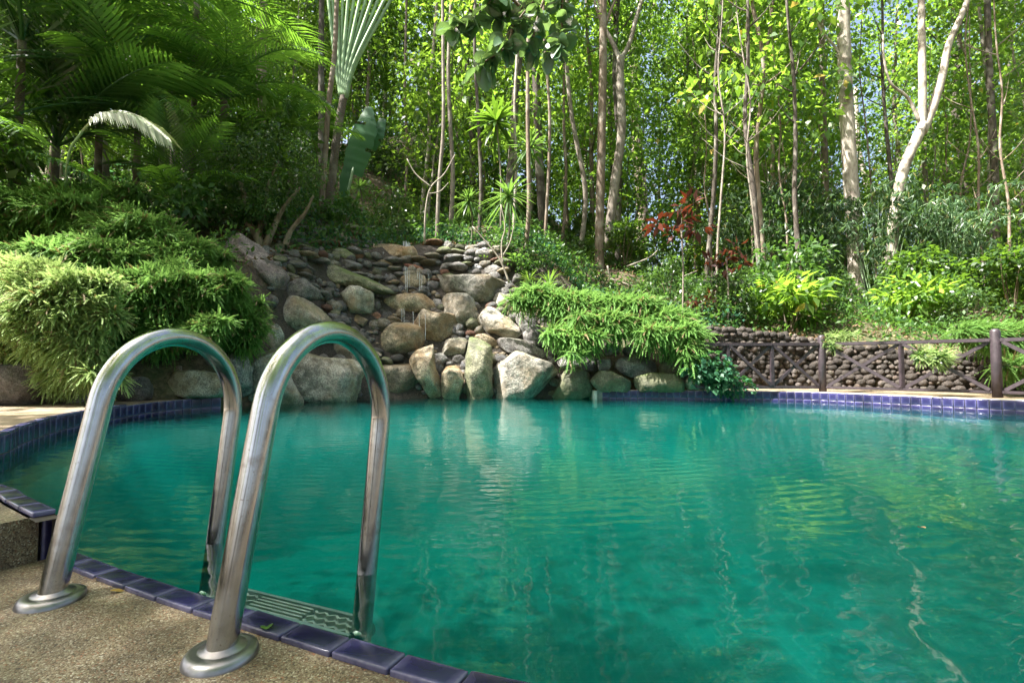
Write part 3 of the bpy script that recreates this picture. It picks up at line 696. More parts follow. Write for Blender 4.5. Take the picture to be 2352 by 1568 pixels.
for i, (u, v, w, h, a) in enumerate(cand):
    p = T(u, v); s_ = p[1] / FPX
    if p[1] > 12: continue
    if i < 248:
        link('stone', stone_me[R.randrange(14)], fall, p + np.array((0, R.uniform(-.05, .03), 0)), (R.uniform(-.2, .2), -a, R.uniform(-.3, .3)), (w * s_ * 1.15, w * s_ * R.uniform(.8, 1.2), h * s_ * 1.25))
    else: rest.append((p, w * s_, h * s_))
def joined(rest, name, mat, parent, seedv=0, yj=.03):
    V, F = ICO[1]; b_V = []; b_F = []; n = 0
    for p, w, h in rest:
        P = rock_shape(V, R.randrange(9999), 3, .2, .65) * np.array((w * 1.2, w, h * 1.2)); P = P + p + np.array((0, R.uniform(-yj, yj), 0))
        b_V.append(P); b_F.append(F + n); n += len(P)
    o = link(name, mesh_np(name, np.concatenate(b_V), np.concatenate(b_F), mat, True), parent); return kind(o, 'stuff')
half = len(rest) // 2
joined(rest[:half], 'pebbles', M['rock_wet'], fall); joined(rest[half:], 'small_stones', M['rock_brown'], fall)

# falling water
def stream(pts, r):
    b = MB(); b.tube(catmull([at(*p) for p in pts], 8), r, 5, .4, seed=R.randrange(99)); return link('water_stream', b.mesh('water_stream', M['stream'], True), fall)
yb = T(935, 570)[1] - .12
for u0 in (924, 928, 931, 933, 936, 939):
    stream([(u0 + 2, 553 + R.uniform(0, 6), yb + .02), (u0 + 3, 566, yb - .01), (u0 + 4, 582, yb - .04), (u0 + R.uniform(3, 6), 603, yb - .05)], .006)
yb = T(935, 640)[1] - .22
for u0, v0, v1, r in [(930, 606, 665, .005), (934, 606, 672, .006), (939, 612, 660, .004), (958, 618, 640, .004), (963, 618, 668, .006), (968, 622, 665, .005), (984, 625, 655, .003), (869, 624, 695, .004), (871, 625, 692, .003)]:
    stream([(u0, v0 + R.uniform(2, 9), yb + .01), (u0 + 1, v0 + 14, yb - .01), (u0 + R.uniform(0, 2), v1, yb - .06)], r * R.uniform(.5, 1))
yb = T(930, 720)[1] - .32
for u0, v0, v1 in [(922, 708, 738), (927, 708, 740), (948, 715, 745), (976, 722, 780), (962, 722, 770)]:
    stream([(u0, v0, yb + .08), (u0 + 1, v0 + 6, yb), (u0 + 1, v1, yb - .04)], .0035)

# ------------------------------------------------------------------ cobble wall behind the fence
wall = thing('cobble_wall', 'retaining wall of dark rounded river stones behind the brown fence', 'stone wall')
wp = [np.array(p) for p in [(2.3, 7.75), (2.9, 7.86), (3.7, 7.93), (4.6, 7.95), (5.1, 7.65), (5.6, 7.28), (6.6, 6.48), (8.0, 5.52), (9.4, 5.0)]]
wz = [1.06, 1.10, 1.06, .93, .82, .74, .56, .48, .45]
cob = []
V, F = ICO[2]
for k in range(10): cob.append(mesh_np('stone', rock_shape(V, 500 + k, 3, .12, .8), F, M['cobble'], True))
Q = resample(wp, .02); Lq = len(Q); cobs = []
xs = [p[0] for p in wp]
row = 0; z = .10
while z < 1.15:
    i = R.uniform(0, 4)
    while i < Lq - 1:
        w = R.uniform(.028, .072); k = int(i); p = Q[k]; zt = np.interp(p[0], xs, wz)
        zz = z + R.uniform(-.018, .018)
        if zz < zt:
            cobs.append((p[0], p[1], zz, w, min(w * R.uniform(.7, 1.1), .05), Q[min(k + 1, Lq - 1)] - p))
        i += w * 2 / .02 * .9
    z += .072; row += 1
cobs.sort(key=lambda c: -(c[3] * c[4]) / (c[1] ** 2) * (1 if abs(c[0] / c[1]) < 1.0 else .01))
restc = []
for n, (x, y, zz, w, h, t) in enumerate(cobs):
    a = math.atan2(t[1], t[0]); lean = (zz - .1) * .10
    if n < 298: link('stone', cob[R.randrange(10)], wall, (x, y + lean + R.uniform(-.025, .025), zz), (R.uniform(-.4, .4), R.uniform(-.5, .5), a + R.uniform(-.3, .3)), (w * 1.15, .06, h * 1.12))
    else: restc.append((np.array((x, y + lean, zz)), w, h))
joined(restc, 'cobbles', M['cobble'], wall)
b = MB(); Vv, Ff = strip([p + np.array((.03, .07)) for p in wp], 0, 0); Vv = [(v[0], v[1], 0 if i % 2 == 0 else wz[i // 2] - .03) for i, v in enumerate(Vv)]
b.add(Vv, Ff); link('backing', b.mesh('backing', M['core']), wall)

# ------------------------------------------------------------------ fence
fence = thing('fence', 'low purple brown timber fence with crossed braces at the right of the pool', 'fence')
fn = [(2.55, 7.15), (3.0, 7.14), (3.6, 7.12), (4.27, 7.08), (4.90, 6.47), (5.50, 5.84), (6.0, 5.15), (6.4, 4.45)]
posts = {3, 5, 7}
def bar(name, a, c, w, h):
    a = np.array(a, float); c = np.array(c, float); d = c - a; L = np.linalg.norm(d); d /= L
    side = np.cross(d, [0, 0, 1.]); side = np.array([1., 0, 0]) if np.linalg.norm(side) < 1e-3 else side / np.linalg.norm(side)
    upv = np.cross(side, d); bm = bmesh.new(); bmesh.ops.create_cube(bm, size=1)
    for v in bm.verts: v.co = (v.co.x * L, v.co.y * w, v.co.z * h)
    bmesh.ops.bevel(bm, geom=list(bm.edges), offset=min(w, h) * .14, segments=2, affect='EDGES')
    me = bpy.data.meshes.new(name); bm.to_mesh(me); bm.free(); me.materials.append(M['wood'])
    o = link(name, me, fence); o.matrix_local = Matrix([[d[0], side[0], upv[0], (a[0] + c[0]) / 2], [d[1], side[1], upv[1], (a[1] + c[1]) / 2], [d[2], side[2], upv[2], (a[2] + c[2]) / 2], [0, 0, 0, 1]])
    return o
for i, (x, y) in enumerate(fn):
    if i in posts:
        b = MB(); b.tube([(x, y, HCOP - .02), (x, y, HCOP + .4), (x, y, .875), (x, y, .897), (x, y, .91)], [.048, .048, .048, .040, .02], 14)
        link('post', b.mesh('post', M['wood'], True), fence)
    else: bar('upright', (x, y, .20), (x, y, .765), .05, .045)
for i in range(len(fn) - 1):
    (x0, y0), (x1, y1) = fn[i], fn[i + 1]; d = np.array([x1 - x0, y1 - y0]); d /= np.linalg.norm(d); n_ = np.array([d[1], -d[0]])
    a = np.array([x0, y0]) + d * (.04 if i in posts else .0); c = np.array([x1, y1]) - d * (.04 if i + 1 in posts else .0)
    bar('top_rail', (*a, .78), (*c, .78), .06, .045); bar('bottom_rail', (*a, .19), (*c, .19), .045, .035)
    a2, c2 = a + d * .02, c - d * .02
    bar('brace', (*(a2 - n_ * .016), .21), (*(c2 - n_ * .016), .76), .028, .042); bar('brace', (*(a2 + n_ * .016), .76), (*(c2 + n_ * .016), .21), .028, .042)

# ------------------------------------------------------------------ pool ladder
ladder = thing('pool_ladder', 'stainless steel pool ladder with two arched handrails in the foreground', 'pool ladder')
bR = G(506, 1508, HD)[:2]; bL = G(117, 1378, HD)[:2]; lR = G(843, 1312, 0)[:2]; lL = G(495, 1243, 0)[:2]
RT = .0243
legends = []
for base, leg in ((bR, lR), (bL, lL)):
    ax = (leg - base); ln = np.linalg.norm(ax); ax = ax / ln; k = ln / .43
    prof = [(.0891 * k * q, .025 + .403 * q) for q in (-.09, 0, .25, .5, .75, .92)]
    cx, cz, rr = .284 * k, .383, .2 * k
    for t in np.linspace(167, -8, 24): prof.append((cx + rr * math.cos(math.radians(t)), cz + rr * math.sin(math.radians(t))))
    prof += [(.471 * k, .28), (.458 * k, .19), (.443 * k, .09), (.43 * k, 0), (.415 * k, -.1), (.398 * k, -.22), (.38 * k, -.40), (.37 * k, -.8), (.37 * k, -1.1)]
    pts = [np.array([*(base + ax * s_), h]) for s_, h in prof]
    b = MB(); b.tube(catmull(pts, 3), RT, 32); link('handrail', b.mesh('handrail', M['steel'], True), ladder)
    # base flange: stepped disc turned round the rail foot
    prf = [(.0230, .026), (.0262, .025), (.028, .0215), (.036, .020), (.0375, .0175), (.039, .0185), (.049, .0165), (.0535, .0145), (.0565, .010), (.058, .003), (.058, -.002)]
    V = []; ns = 48
    for r_, h in prf:
        for q in range(ns): V.append((base[0] + ax[0] * h * .2 + r_ * math.cos(2 * math.pi * q / ns), base[1] + ax[1] * h * .2 + r_ * math.sin(2 * math.pi * q / ns), HD + h * .8))
    b = MB(); b.add(V, [(i * ns + q, i * ns + (q + 1) % ns, (i + 1) * ns + (q + 1) % ns, (i + 1) * ns + q) for i in range(len(prf) - 1) for q in range(ns)])
    link('base_flange', b.mesh('base_flange', M['flange'], True), ladder)
    legends.append((base, ax, k))
def legpt(i, h):
    base, ax, k = legends[i]; s_ = np.interp(-h, [-.0, .1, .22, .40, .8], [.43, .415, .398, .38, .37]) * k; return base + ax * s_
for h in (-.135, -.40, -.65):
    pR, pL = legpt(0, h), legpt(1, h); d = pL - pR; L = np.linalg.norm(d); d /= L; n_ = legends[0][1]
    st = link('step', None, ladder) if False else None
    b = MB(); c0 = (pR + pL) / 2 - n_ * .0
    an = math.atan2(d[1], d[0])
    for o_, ww, hh in ((-.040, .010, .022), (.040, .010, .022)): b.box((c0[0] + n_[0] * o_, c0[1] + n_[1] * o_, h), (L * .98, ww, hh), an)
    b.box((c0[0], c0[1], h - .012), (L * .93, .08, .008), an)
    step = link('step', b.mesh('step', M['step']), ladder)
    g_ = MB()
    for j in range(5): q = -.028 + j * .014; g_.box((c0[0] + n_[0] * q, c0[1] + n_[1] * q, h + .003), (L * .34, .006, .010), an)
    for sgn in (-1, 1):
        for j in range(9):
            for kk in range(3):
                q = -.024 + kk * .024; e = sgn * (L * .20 + j * .017); g_.box((c0[0] + d[0] * e + n_[0] * q, c0[1] + d[1] * e + n_[1] * q, h + .002), (.018, .006, .010), an + (.6 if (j + kk) % 2 else -.6))
    link('tread_pattern', g_.mesh('tread_pattern', M['cement']), step)
    for p_ in (pR, pL):
        b = MB(); b.tube([(*(p_ - n_ * .03), h - .006), (*(p_ + n_ * .03), h - .006)], .02, 12); link('end_cap', b.mesh('end_cap', M['steel'], True), step)

# ------------------------------------------------------------------ feathery bushes
def spray_template(nl=22, L=.13, ll=.0125, droop=.01):
    V = []; F = []; n = 0
    for i in range(nl):
        t = (i + .5) / nl; p = np.array([t * L, 0, -droop * t * t]); l = ll * (1.15 - .75 * t) * (.6 + .8 * min(1, t * 4))
        for s_ in (-1, 1):
            for up in ((.35 if (i + (s_ > 0)) % 2 else -.3),):
                d = np.array([.55, s_ * .8, up]); d /= np.linalg.norm(d); w = np.array([.0042, 0, 0])
                V += [p - w, p + d * l, p + w]; F.append((n, n + 1, n + 2)); n += 3
    return np.array(V), np.array(F)
SPV, SPF = spray_template()
def sprays(P, D, scale, sag):
    """a sprig at each P heading along D; sag bends the far end down"""
    n = len(P); D = unit(D); up = np.array([0, 0, 1.]); B = unit(np.cross(up, D) + rng.normal(size=D.shape) * .25); B = unit(B - D * (B * D).sum(-1, keepdims=True)); U = np.cross(D, B)
    V = SPV[None] * np.asarray(scale)[:, None, None]
    Wp = P[:, None] + D[:, None] * V[..., 0:1] + B[:, None] * V[..., 1:2] + U[:, None] * V[..., 2:3]
    Wp[..., 2] -= (V[..., 0] ** 2) * np.asarray(sag)[:, None]
    F = SPF[None] + (np.arange(n) * len(SPV))[:, None, None]
    return Wp.reshape(-1, 3), F.reshape(-1, 3)
def feather_bush(label, blobs, dens, mat='spray', sc=1.0, sagk=3.0, group=None, fill=True, name='feathery_bush'):
    PV = []; PF = []; n = 0; C0 = at(*blobs[0][:2], blobs[0][4])
    base = C0.copy(); root = thing(name, label, 'bush', base, 0, group)
    fillP = []
    allb = []
    for (u, v, ru, rv, Y) in blobs:
        allb.append((u, v, ru * .9, rv * .85, Y))
        for _ in range(4): allb.append((u + R.uniform(-.95, .95) * ru, v + R.uniform(-.5, .75) * rv, ru * R.uniform(.25, .5), rv * R.uniform(.25, .5), Y + R.uniform(-.25, .1)))
    for (u, v, ru, rv, Y) in allb:
        C = at(u, v, Y); s_ = Y / FPX; rad = np.array([ru * s_, min(ru, rv * 1.6) * s_ * .8, rv * s_])
        rad = rad * .86; m = int(dens * rad[0] * rad[2] * (66 if ru > 45 else 40))
        d = rdir(m); d[:, 1] = np.where(rng.random(m) < .75, -abs(d[:, 1]), d[:, 1])
        P = C + d * rad * rng.uniform(.55, 1.0, m)[:, None] * (1 + .26 * np.sin(d[:, :1] * 7 + u) * np.cos(d[:, 2:] * 6 + v))
        D = d * np.array([1, 1.2, .35]) + rng.normal(size=d.shape) * .55 + np.array([.2, -.3, .2])
        D[:, 2] -= np.clip(.15 - d[:, 2], 0, 1) * .6
        a, f = sprays(P, D, sc * rng.uniform(.5, 1.7, m) * 1.0, sagk * rng.uniform(.0, 1.1, m)); PV.append(a - base); PF.append(f + n); n += len(a)
        q = int(m * .9); dd = rdir(q); fillP.append(C + dd * rad * rng.uniform(.3, .78, q)[:, None] - base)
    PVc = np.concatenate(PV); PFc = np.concatenate(PF); me = mesh_np('sprigs', PVc, PFc, M[mat]); me.materials.append(M['dry'])
    per = len(SPF); ns_ = len(PFc) // per; mi = np.repeat((rng.random(ns_) < .07).astype(np.int32), per); me.polygons.foreach_set('material_index', mi)
    o = link('sprigs', me, root)
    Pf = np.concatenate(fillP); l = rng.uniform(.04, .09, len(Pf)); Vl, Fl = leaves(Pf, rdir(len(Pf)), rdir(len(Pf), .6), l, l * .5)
    link('inner_shade_leaves', mesh_np('inner_shade_leaves', Vl, Fl, M['smallleaf']), root)  # dark leaves inside the bush paint the shade between its sprigs
    b = MB()
    for (u, v, ru, rv, Y) in blobs:
        C = at(u, v, Y); s_ = Y / FPX
        for _ in range(9):
            a = C + np.array([R.uniform(-.6, .6) * ru * s_, .1, -.5 * rv * s_]); c = C + np.array([R.uniform(-.9, .9) * ru * s_, R.uniform(-.5, .2) * rv * s_, R.uniform(.1, .8) * rv * s_])
            b.tube(catmull([a - base, (a + c) / 2 + np.array([R.uniform(-.05, .05), 0, R.uniform(0, .08)]) - base, c - base], 3), .004, 4)
    link('stems', b.mesh('stems', M['bark']), root)
    return root
feather_bush('pale sunlit feathery bush spilling over the rocks at the far left', [(60, 660, 170, 80, 4.95), (130, 700, 130, 110, 4.85), (30, 760, 100, 90, 4.9), (170, 790, 80, 80, 4.8), (215, 850, 60, 45, 4.8), (150, 860, 60, 40, 4.85), (-80, 720, 110, 120, 4.9)], 820, 'spray_sunlit', .72)
feather_bush('large green feathery bush directly behind the left handrail arch', [(330, 700, 130, 110, 5.7), (430, 685, 130, 95, 6.0), (545, 745, 80, 75, 6.25), (290, 770, 80, 45, 5.6), (420, 755, 110, 42, 5.8), (510, 670, 80, 50, 6.35), (582, 715, 28, 35, 6.5), (400, 610, 90, 40, 6.2), (250, 660, 80, 50, 5.8)], 640, 'spray', .82)
feather_bush('upper feathery bush on the left bank under the palms', [(110, 500, 190, 80, 6.5), (320, 550, 150, 80, 6.5), (-60, 500, 120, 110, 6.2), (440, 590, 90, 50, 6.7), (220, 600, 160, 70, 6.0), (200, 460, 120, 40, 7.0)], 480, 'spray', .95)
feather_bush('wide feathery shrub hanging over the boulders right of the waterfall', [(1235, 678, 58, 26, 8.1), (1325, 700, 100, 36, 8.0), (1430, 712, 105, 38, 7.9), (1520, 742, 85, 38, 7.7), (1575, 780, 36, 46, 7.4), (1510, 770, 75, 26, 7.4), (1400, 740, 80, 26, 7.6), (1592, 825, 16, 22, 7.3)], 420, 'spray', 1.1)
feather_bush('small drooping feathery tuft below the wide shrub, just above the boulders', [(1330, 780, 52, 28, 7.4), (1320, 812, 20, 16, 7.3), (1290, 765, 36, 22, 7.5)], 420, 'spray', 1.0)
feather_bush('feathery shrub over the right end of the fence', [(2320, 775, 110, 42, 6.4), (2250, 770, 60, 28, 6.6), (2330, 840, 60, 25, 6.1)], 420, 'spray', .9)
feather_bush('small bright sprig pushing through the fence right of the middle upright', [(2145, 822, 34, 24, 6.1), (2120, 815, 20, 18, 6.1)], 420, 'spray_sunlit', .6)
feather_bush('small bright sprig on top of the fence beside its thick middle post', [(1925, 775, 36, 18, 7.2), (1905, 790, 14, 18, 7.1)], 380, 'spray_sunlit', .6)

# ------------------------------------------------------------------ plants
def leaf_bush(name, label, cat, loc, r, n, L, mat, Wr=.5, group=None, stems=True, sc=(1, 1, 1), clumps=14, down=.4):
    root = thing(name, label, cat, loc, 0, group)
    cen = rdir(clumps, .25) * rng.uniform(.35, .95, clumps)[:, None] * r * np.array(sc) + np.array([0, 0, r * sc[2] * .9])
    V, F = clump_cloud(cen, np.full(clumps, r * .42), n // clumps, L, Wr, down)
    link('foliage', mesh_np('foliage', V, F, M[mat]), root)
    if stems:
        b = MB()
        for c in cen[:10]: b.tube(catmull([np.array([R.uniform(-.06, .06), R.uniform(-.06, .06), -.05]), c * .5 + np.array([R.uniform(-.1, .1), 0, 0]), c], 3), [.018 * r] * 3 + [.01 * r] * 3 + [.005 * r], 5)
        link('stem', b.mesh('stem', M['bark']), root)
    return root
def copy_tree(o, parent=None):
    c = o.copy(); COL.objects.link(c); c.parent = parent
    for ch in list(o.children): copy_tree(ch, c)
    return c

# palm frond variants
def frond_mesh(L=1.8, n=27, ll=.58, w=.034, arch=.5, hang=.6, seed=0):
    r = random.Random(seed); b = MB(); pts = []
    for i in range(13):
        t = i / 12; pts.append(np.array([L * (t - .18 * arch * t * t), 0, L * (arch * (.75 * t - 1.05 * t * t))]))
    b.tube(pts, [.014 * (1 - .8 * i / 12) + .002 for i in range(13)], 5)
    V = []; F = []
    for i in range(n):
        t = .14 + .86 * i / (n - 1); k = t * 12; j = min(int(k), 11); f = k - j; p = pts[j] * (1 - f) + pts[j + 1] * f
        tan = pts[j + 1] - pts[j]; tan /= np.linalg.norm(tan)
        l = ll * (math.sin(math.pi * (.12 + .80 * t)) ** .6) * r.uniform(.85, 1.1)
        for s_ in (-1, 1):
            d = tan * (.55 + .5 * t) + np.array([0, s_ * .9, .25 + r.uniform(-.12, .12)]); d /= np.linalg.norm(d)
            bb = np.cross(d, [0, 0, 1.]); bb /= np.linalg.norm(bb); ww = w * r.uniform(.8, 1.1)
            q1 = p + d * l * .45 - np.array([0, 0, hang * l * .12]); q2 = p + d * l * .9 - np.array([0, 0, hang * l * .55])
            V = [p, q1 + bb * ww * .5, q1 - bb * ww * .5, q2]
            b.add([p - bb * ww * .15, p + bb * ww * .15, q1 + bb * ww * .5, q1 - bb * ww * .5, q2], [(0, 1, 2, 3), (3, 2, 4)])
    return b.mesh('frond', M['palm'])
FR = [frond_mesh(seed=1), frond_mesh(seed=2, arch=.7, hang=.9, ll=.5), frond_mesh(seed=3, arch=.35, hang=.4, ll=.62, n=30), frond_mesh(seed=4, arch=.9, hang=1.1, ll=.45)]
FRF = [frond_mesh(seed=11, L=1.3, n=42, ll=.42, w=.018, arch=.7, hang=1.0)]
def palm(label, base, h, nf, sc, lean=0., group=None, trunkr=.05, crown_el=(.1, 1.25), name='palm_tree', variants=FR, az=None):
    root = thing(name, label, 'palm', base, 0, group)
    top = np.array([lean, 0, h]); b = MB(); b.tube(catmull([np.array([0, 0, -.2]), np.array([lean * .3, 0, h * .5]), top], 5), [trunkr * 1.2] + [trunkr] * 10, 10, .08)
    link('trunk', b.mesh('trunk', M['palm_trunk'], True), root)
    for i in range(nf):
        a = (i * 2.399 + R.uniform(-.3, .3)) if az is None else az[i % len(az)] + R.uniform(-.15, .15); e = R.uniform(*crown_el)
        link('frond', variants[i % len(variants)], root, top, (R.uniform(-.3, .3), -e, a), sc * R.uniform(.8, 1.15))
    return root
# palms on the left
for lab, u, v, Yp, h, nf, sc in [
    ('clumping palm at the far left edge, fronds filling the top corner', -150, 430, 6.6, 1.1, 18, 1.45),
    ('dark palm behind the bright drooping frond', 110, 420, 7.6, 1.3, 18, 1.4),
    ('tall arching palm above the upper feathery bush', 300, 410, 8.2, 1.7, 18, 1.4),
    ('palm with fanned blue green fronds in front of the slim dark trunk', 500, 400, 9.0, 2.2, 17, 1.2),
    ('short palm low behind the left bank, half in shade', 400, 440, 7.8, .5, 14, .9),
    ('small palm whose fronds brush the leaning ringed trunk', 655, 400, 9.6, 1.5, 11, .75),
    ('tallest palm in the top left corner', 20, 330, 7.0, 2.9, 20, 1.6),
    ('tall dark palm crossing the top edge left of the slim dark trunk', 210, 330, 8.0, 3.4, 20, 1.6),
    ('tall palm left of the ringed trunk with fronds at the top edge', 430, 330, 9.4, 4.2, 18, 1.4)]:
    X = (u - 1176) / FPX * Yp; palm(lab, (X, Yp, float(terr(X, Yp))), h, nf, sc)
# the bright drooping frond, in a whiter leaf colour than the palms
root = thing('drooping_frond', 'whitish palm frond drooping over the left bank', 'palm frond', at(190, 300, 6.2))
fm = frond_mesh(L=1.35, n=44, ll=.34, w=.035, arch=.75, hang=1.4, seed=9); fm.materials[0] = leafmat('whitish palm leaf', (.20, .26, .16), (.42, .45, .34), (.5, .6, .2), .25, .3, spec=.8)
link('frond', fm, root, (0, 0, 0), (.35, -.12, -.18), .95)
b = MB(); b.tube(catmull([np.array([0, 0, 0]), np.array([-.35, .2, -.3]), np.array([-.6, .5, -1.3])], 5), .014, 6); link('stalk', b.mesh('stalk', M['petiole'], True), root)

# traveller's palm
tb = T(752, 490); YT = tb[1]
root = thing('travellers_palm', 'tall ringed trunk topped by a fan of long pale green stalks', 'palm', tb)
path = [at(752, 500, YT), at(762, 420, YT), at(773, 320, YT), at(789, 222, YT)]; sT = YT / FPX
b = MB(); b.tube([p - tb for p in catmull(path, 8)], [11 * sT] * 8 + [9.5 * sT] * 8 + [9 * sT] * 8 + [9.5 * sT], 14, .06); link('trunk', b.mesh('trunk', M['palm_trunk'], True), root)
for i in range(12):
    t = i / 11; u1 = 748 + 178 * t ** 1.15; off = (i % 2 - .5) * .05
    p0 = at(784 + 10 * t, 226, YT + off); pm = at(770 + 50 * t, 140, YT + off); p1 = at(u1, -60, YT + off); p2 = at(u1 + (u1 - 790) * .35, -250, YT + off)
    b = MB(); pp = catmull([p0, pm, p1, p2], 6); b.tube([p - tb for p in pp], [5.5 * sT * (1 - .6 * k / (len(pp) - 1)) for k in range(len(pp))], 8)
    pe = link('petiole', b.mesh('petiole', M['petiole'], True), root)
    # blade at its top
    d = unit(p2 - p1); V = []; F = []; side = np.cross(d, [0, 1., 0]); side /= np.linalg.norm(side)
    Lb = 1.9; nb = 12
    for j in range(nb + 1):
        q = j / nb; w = .26 * math.sin(math.pi * (.08 + .88 * q)) ** .6; c = p2 - tb + d * Lb * q + np.array([0, .25 * q * q, -.5 * q * q])
        V += [c - side * w + np.array([0, 0, -.03]), c, c + side * w + np.array([0, 0, -.03])]
    for j in range(nb): a = 3 * j; F += [(a, a + 1, a + 4, a + 3), (a + 1, a + 2, a + 5, a + 4)]
    b = MB(); b.add(V, F); link('leaf_blade', b.mesh('leaf_blade', M['blade'], True), pe)

# banana leaf beside it
def blade(name, pts, ws, parent, base, split=None, mat='blade', nrm=(0, 1., 0)):
    P = catmull(pts, 7); n = len(P); wv = np.interp(np.linspace(0, 1, n), np.linspace(0, 1, len(ws)), ws); V = []; F = []
    for i, p in enumerate(P):
        t = unit(P[min(i + 1, n - 1)] - P[max(0, i - 1)]); s_ = unit(np.cross(t, np.array(nrm)))
        for k in (-1, -.5, 0, .5, 1): V.append(p - base + s_ * wv[i] * k * (1 + .05 * math.sin(i * 2.1 + k)) + np.array([0, .10 * wv[i] * k * k + .012 * math.sin(i * 2.4), 0]))
    for i in range(n - 1):
        for k in range(4):
            if split and (i, k) in split: continue
            a = i * 5 + k; F.append((a, a + 1, a + 6, a + 5))
    b = MB(); b.add(V, F); o = link(name, b.mesh(name, M[mat], True), parent); return o
bb = T(805, 480); YB = bb[1] - .1
root = thing('banana_plant', 'huge torn blue green banana leaf beside the ringed trunk', 'banana plant', bb)
sB = YB / FPX
blade('leaf', [at(808, 400, YB), at(822, 350, YB - .05), at(838, 295, YB - .1), at(848, 245, YB)], [24 * sB, 30 * sB, 28 * sB, 8 * sB], root, bb, {(8, 0), (15, 3), (15, 2)})
blade('leaf', [at(850, 340, YB + .1), at(866, 310, YB + .05), at(880, 272, YB + .1)], [14 * sB, 17 * sB, 8 * sB], root, bb, {(5, 0), (9, 3)})
blade('leaf', [at(790, 470, YB), at(793, 410, YB), at(806, 345, YB)], [9 * sB, 14 * sB, 3 * sB], root, bb)
blade('leaf', [at(730, 490, YB - .1), at(760, 470, YB - .2), at(800, 462, YB - .2)], [5 * sB, 14 * sB, 4 * sB], root, bb)
b = MB(); b.tube([p - bb for p in catmull([at(795, 490, YB), at(800, 440, YB), at(812, 385, YB)], 5)], .03, 8); link('stem', b.mesh('stem', M['petiole'], True), root)

# spiky rosettes on thin stems
def rosette(n, L, w, seed, up=.1, mat='spike'):
    r = random.Random(seed); b = MB()
    for i in range(n):
        a = i * 2.399; e = r.uniform(-.9 + up, 1.3); l = L * r.uniform(.75, 1.1); d = np.array([math.cos(a) * math.cos(e), math.sin(a) * math.cos(e), math.sin(e)])
        s_ = np.cross(d, [0, 0, 1.]); s_ /= np.linalg.norm(s_); V = []
        for k, (t, ww) in enumerate([(0, .5), (.4, 1), (.75, .8), (1, .05)]):
            p = d * l * t - np.array([0, 0, .35 * l * t * t]); V += [p - s_ * w * ww, p + s_ * w * ww]
        b.add(V, [(0, 1, 3, 2), (2, 3, 5, 4), (4, 5, 7, 6)])
    return b.mesh('leaf_rosette', M[mat])
ROS = [rosette(60, .46, .016, 1), rosette(70, .5, .015, 2), rosette(55, .5, .028, 3, mat='forest_dark'), rosette(80, .42, .013, 4)]
for lab, u, v, bu, bv, vi, sc in [
    ('sunlit spiky dracaena head on a thin stem behind the waterfall', 1215, 340, 1205, 560, 0, 1.25),
    ('broad dark spiky head left of the sunlit dracaena', 1140, 280, 1150, 540, 2, 1.4),
    ('low spiky dracaena right above the waterfall, widest of the lower pair', 1168, 450, 1160, 590, 1, 1.2),
    ('low spiky dracaena on a pale forked stem, left of the lower pair', 1077, 462, 1082, 560, 3, .95),
    ('spiky plant close to the foot of the banana leaf', 826, 430, 830, 500, 3, .8)]:
    p = T(bu, bv); hd = at(u, v, p[1] - .1); root = thing('dracaena', lab, 'dracaena', p)
    b = MB(); b.tube([q - p for q in catmull([p - np.array((0, 0, .1)), (p + hd) / 2 + np.array((.05, 0, 0)), hd], 5)], [.022] * 5 + [.016] * 6, 7); link('stem', b.mesh('stem', M['bark_grey'], True), root)
    link('leaf_rosette', ROS[vi], root, hd - p, (0, 0, R.uniform(0, 6)), sc)
# pot plant
p = T(860, 512); p = at(860, 522, p[1] - .15); root = thing('potted_plant', 'striped plant in a terracotta pot on top of the waterfall', 'potted plant', p)
b = MB(); pr = [(.13, 0), (.16, .14), (.165, .15), (.18, .152), (.18, .19), (.155, .19), (.15, .15), (.0, .15)]
V = [(r_ * math.cos(q * math.pi / 10), r_ * math.sin(q * math.pi / 10), h * .75) for r_, h in pr for q in range(20)]
b.add(V, [(i * 20 + q, i * 20 + (q + 1) % 20, (i + 1) * 20 + (q + 1) % 20, (i + 1) * 20 + q) for i in range(len(pr) - 1) for q in range(20)]); link('pot', b.mesh('pot', M['terracotta'], True), root)
link('foliage', rosette(26, .40, .028, 8, .9, 'variegated'), root, (0, 0, .16), (0, 0, 0), 1.0)

# red leaved shrubs
for lab, u, v, r_ in [('dark red leaved croton between the slim pale trunk and the bamboo', 1568, 500, .42), ('smaller orange red croton lower right of the taller one', 1672, 592, .32), ('small purplish croton near the top left of the cobble wall', 1612, 690, .20)]:
    X = (u - 1176) / FPX * 8.8; p = np.array((X, 8.8, float(terr(X, 8.8)))); root = thing('croton', lab, 'shrub', p); h = at(u, v, 8.8)[2] - p[2]
    b = MB(); b.tube(catmull([(0, 0, -.1), (.03, 0, h * .5), (0, 0, h)], 4), .014, 6); link('stem', b.mesh('stem', M['bark_grey'], True), root)
    c = np.array([(0, 0, h), (r_ * .7, 0, h * .92), (-r_ * .8, 0, h * .95), (.1, -.1, h + .5 * r_), (-.2 * r_, 0, h - .6 * r_)])
    V, F = clump_cloud(c, np.full(5, r_ * .42), 16, r_ * .5, .42, .1); link('foliage', mesh_np('foliage', V, F, M['red']), root)

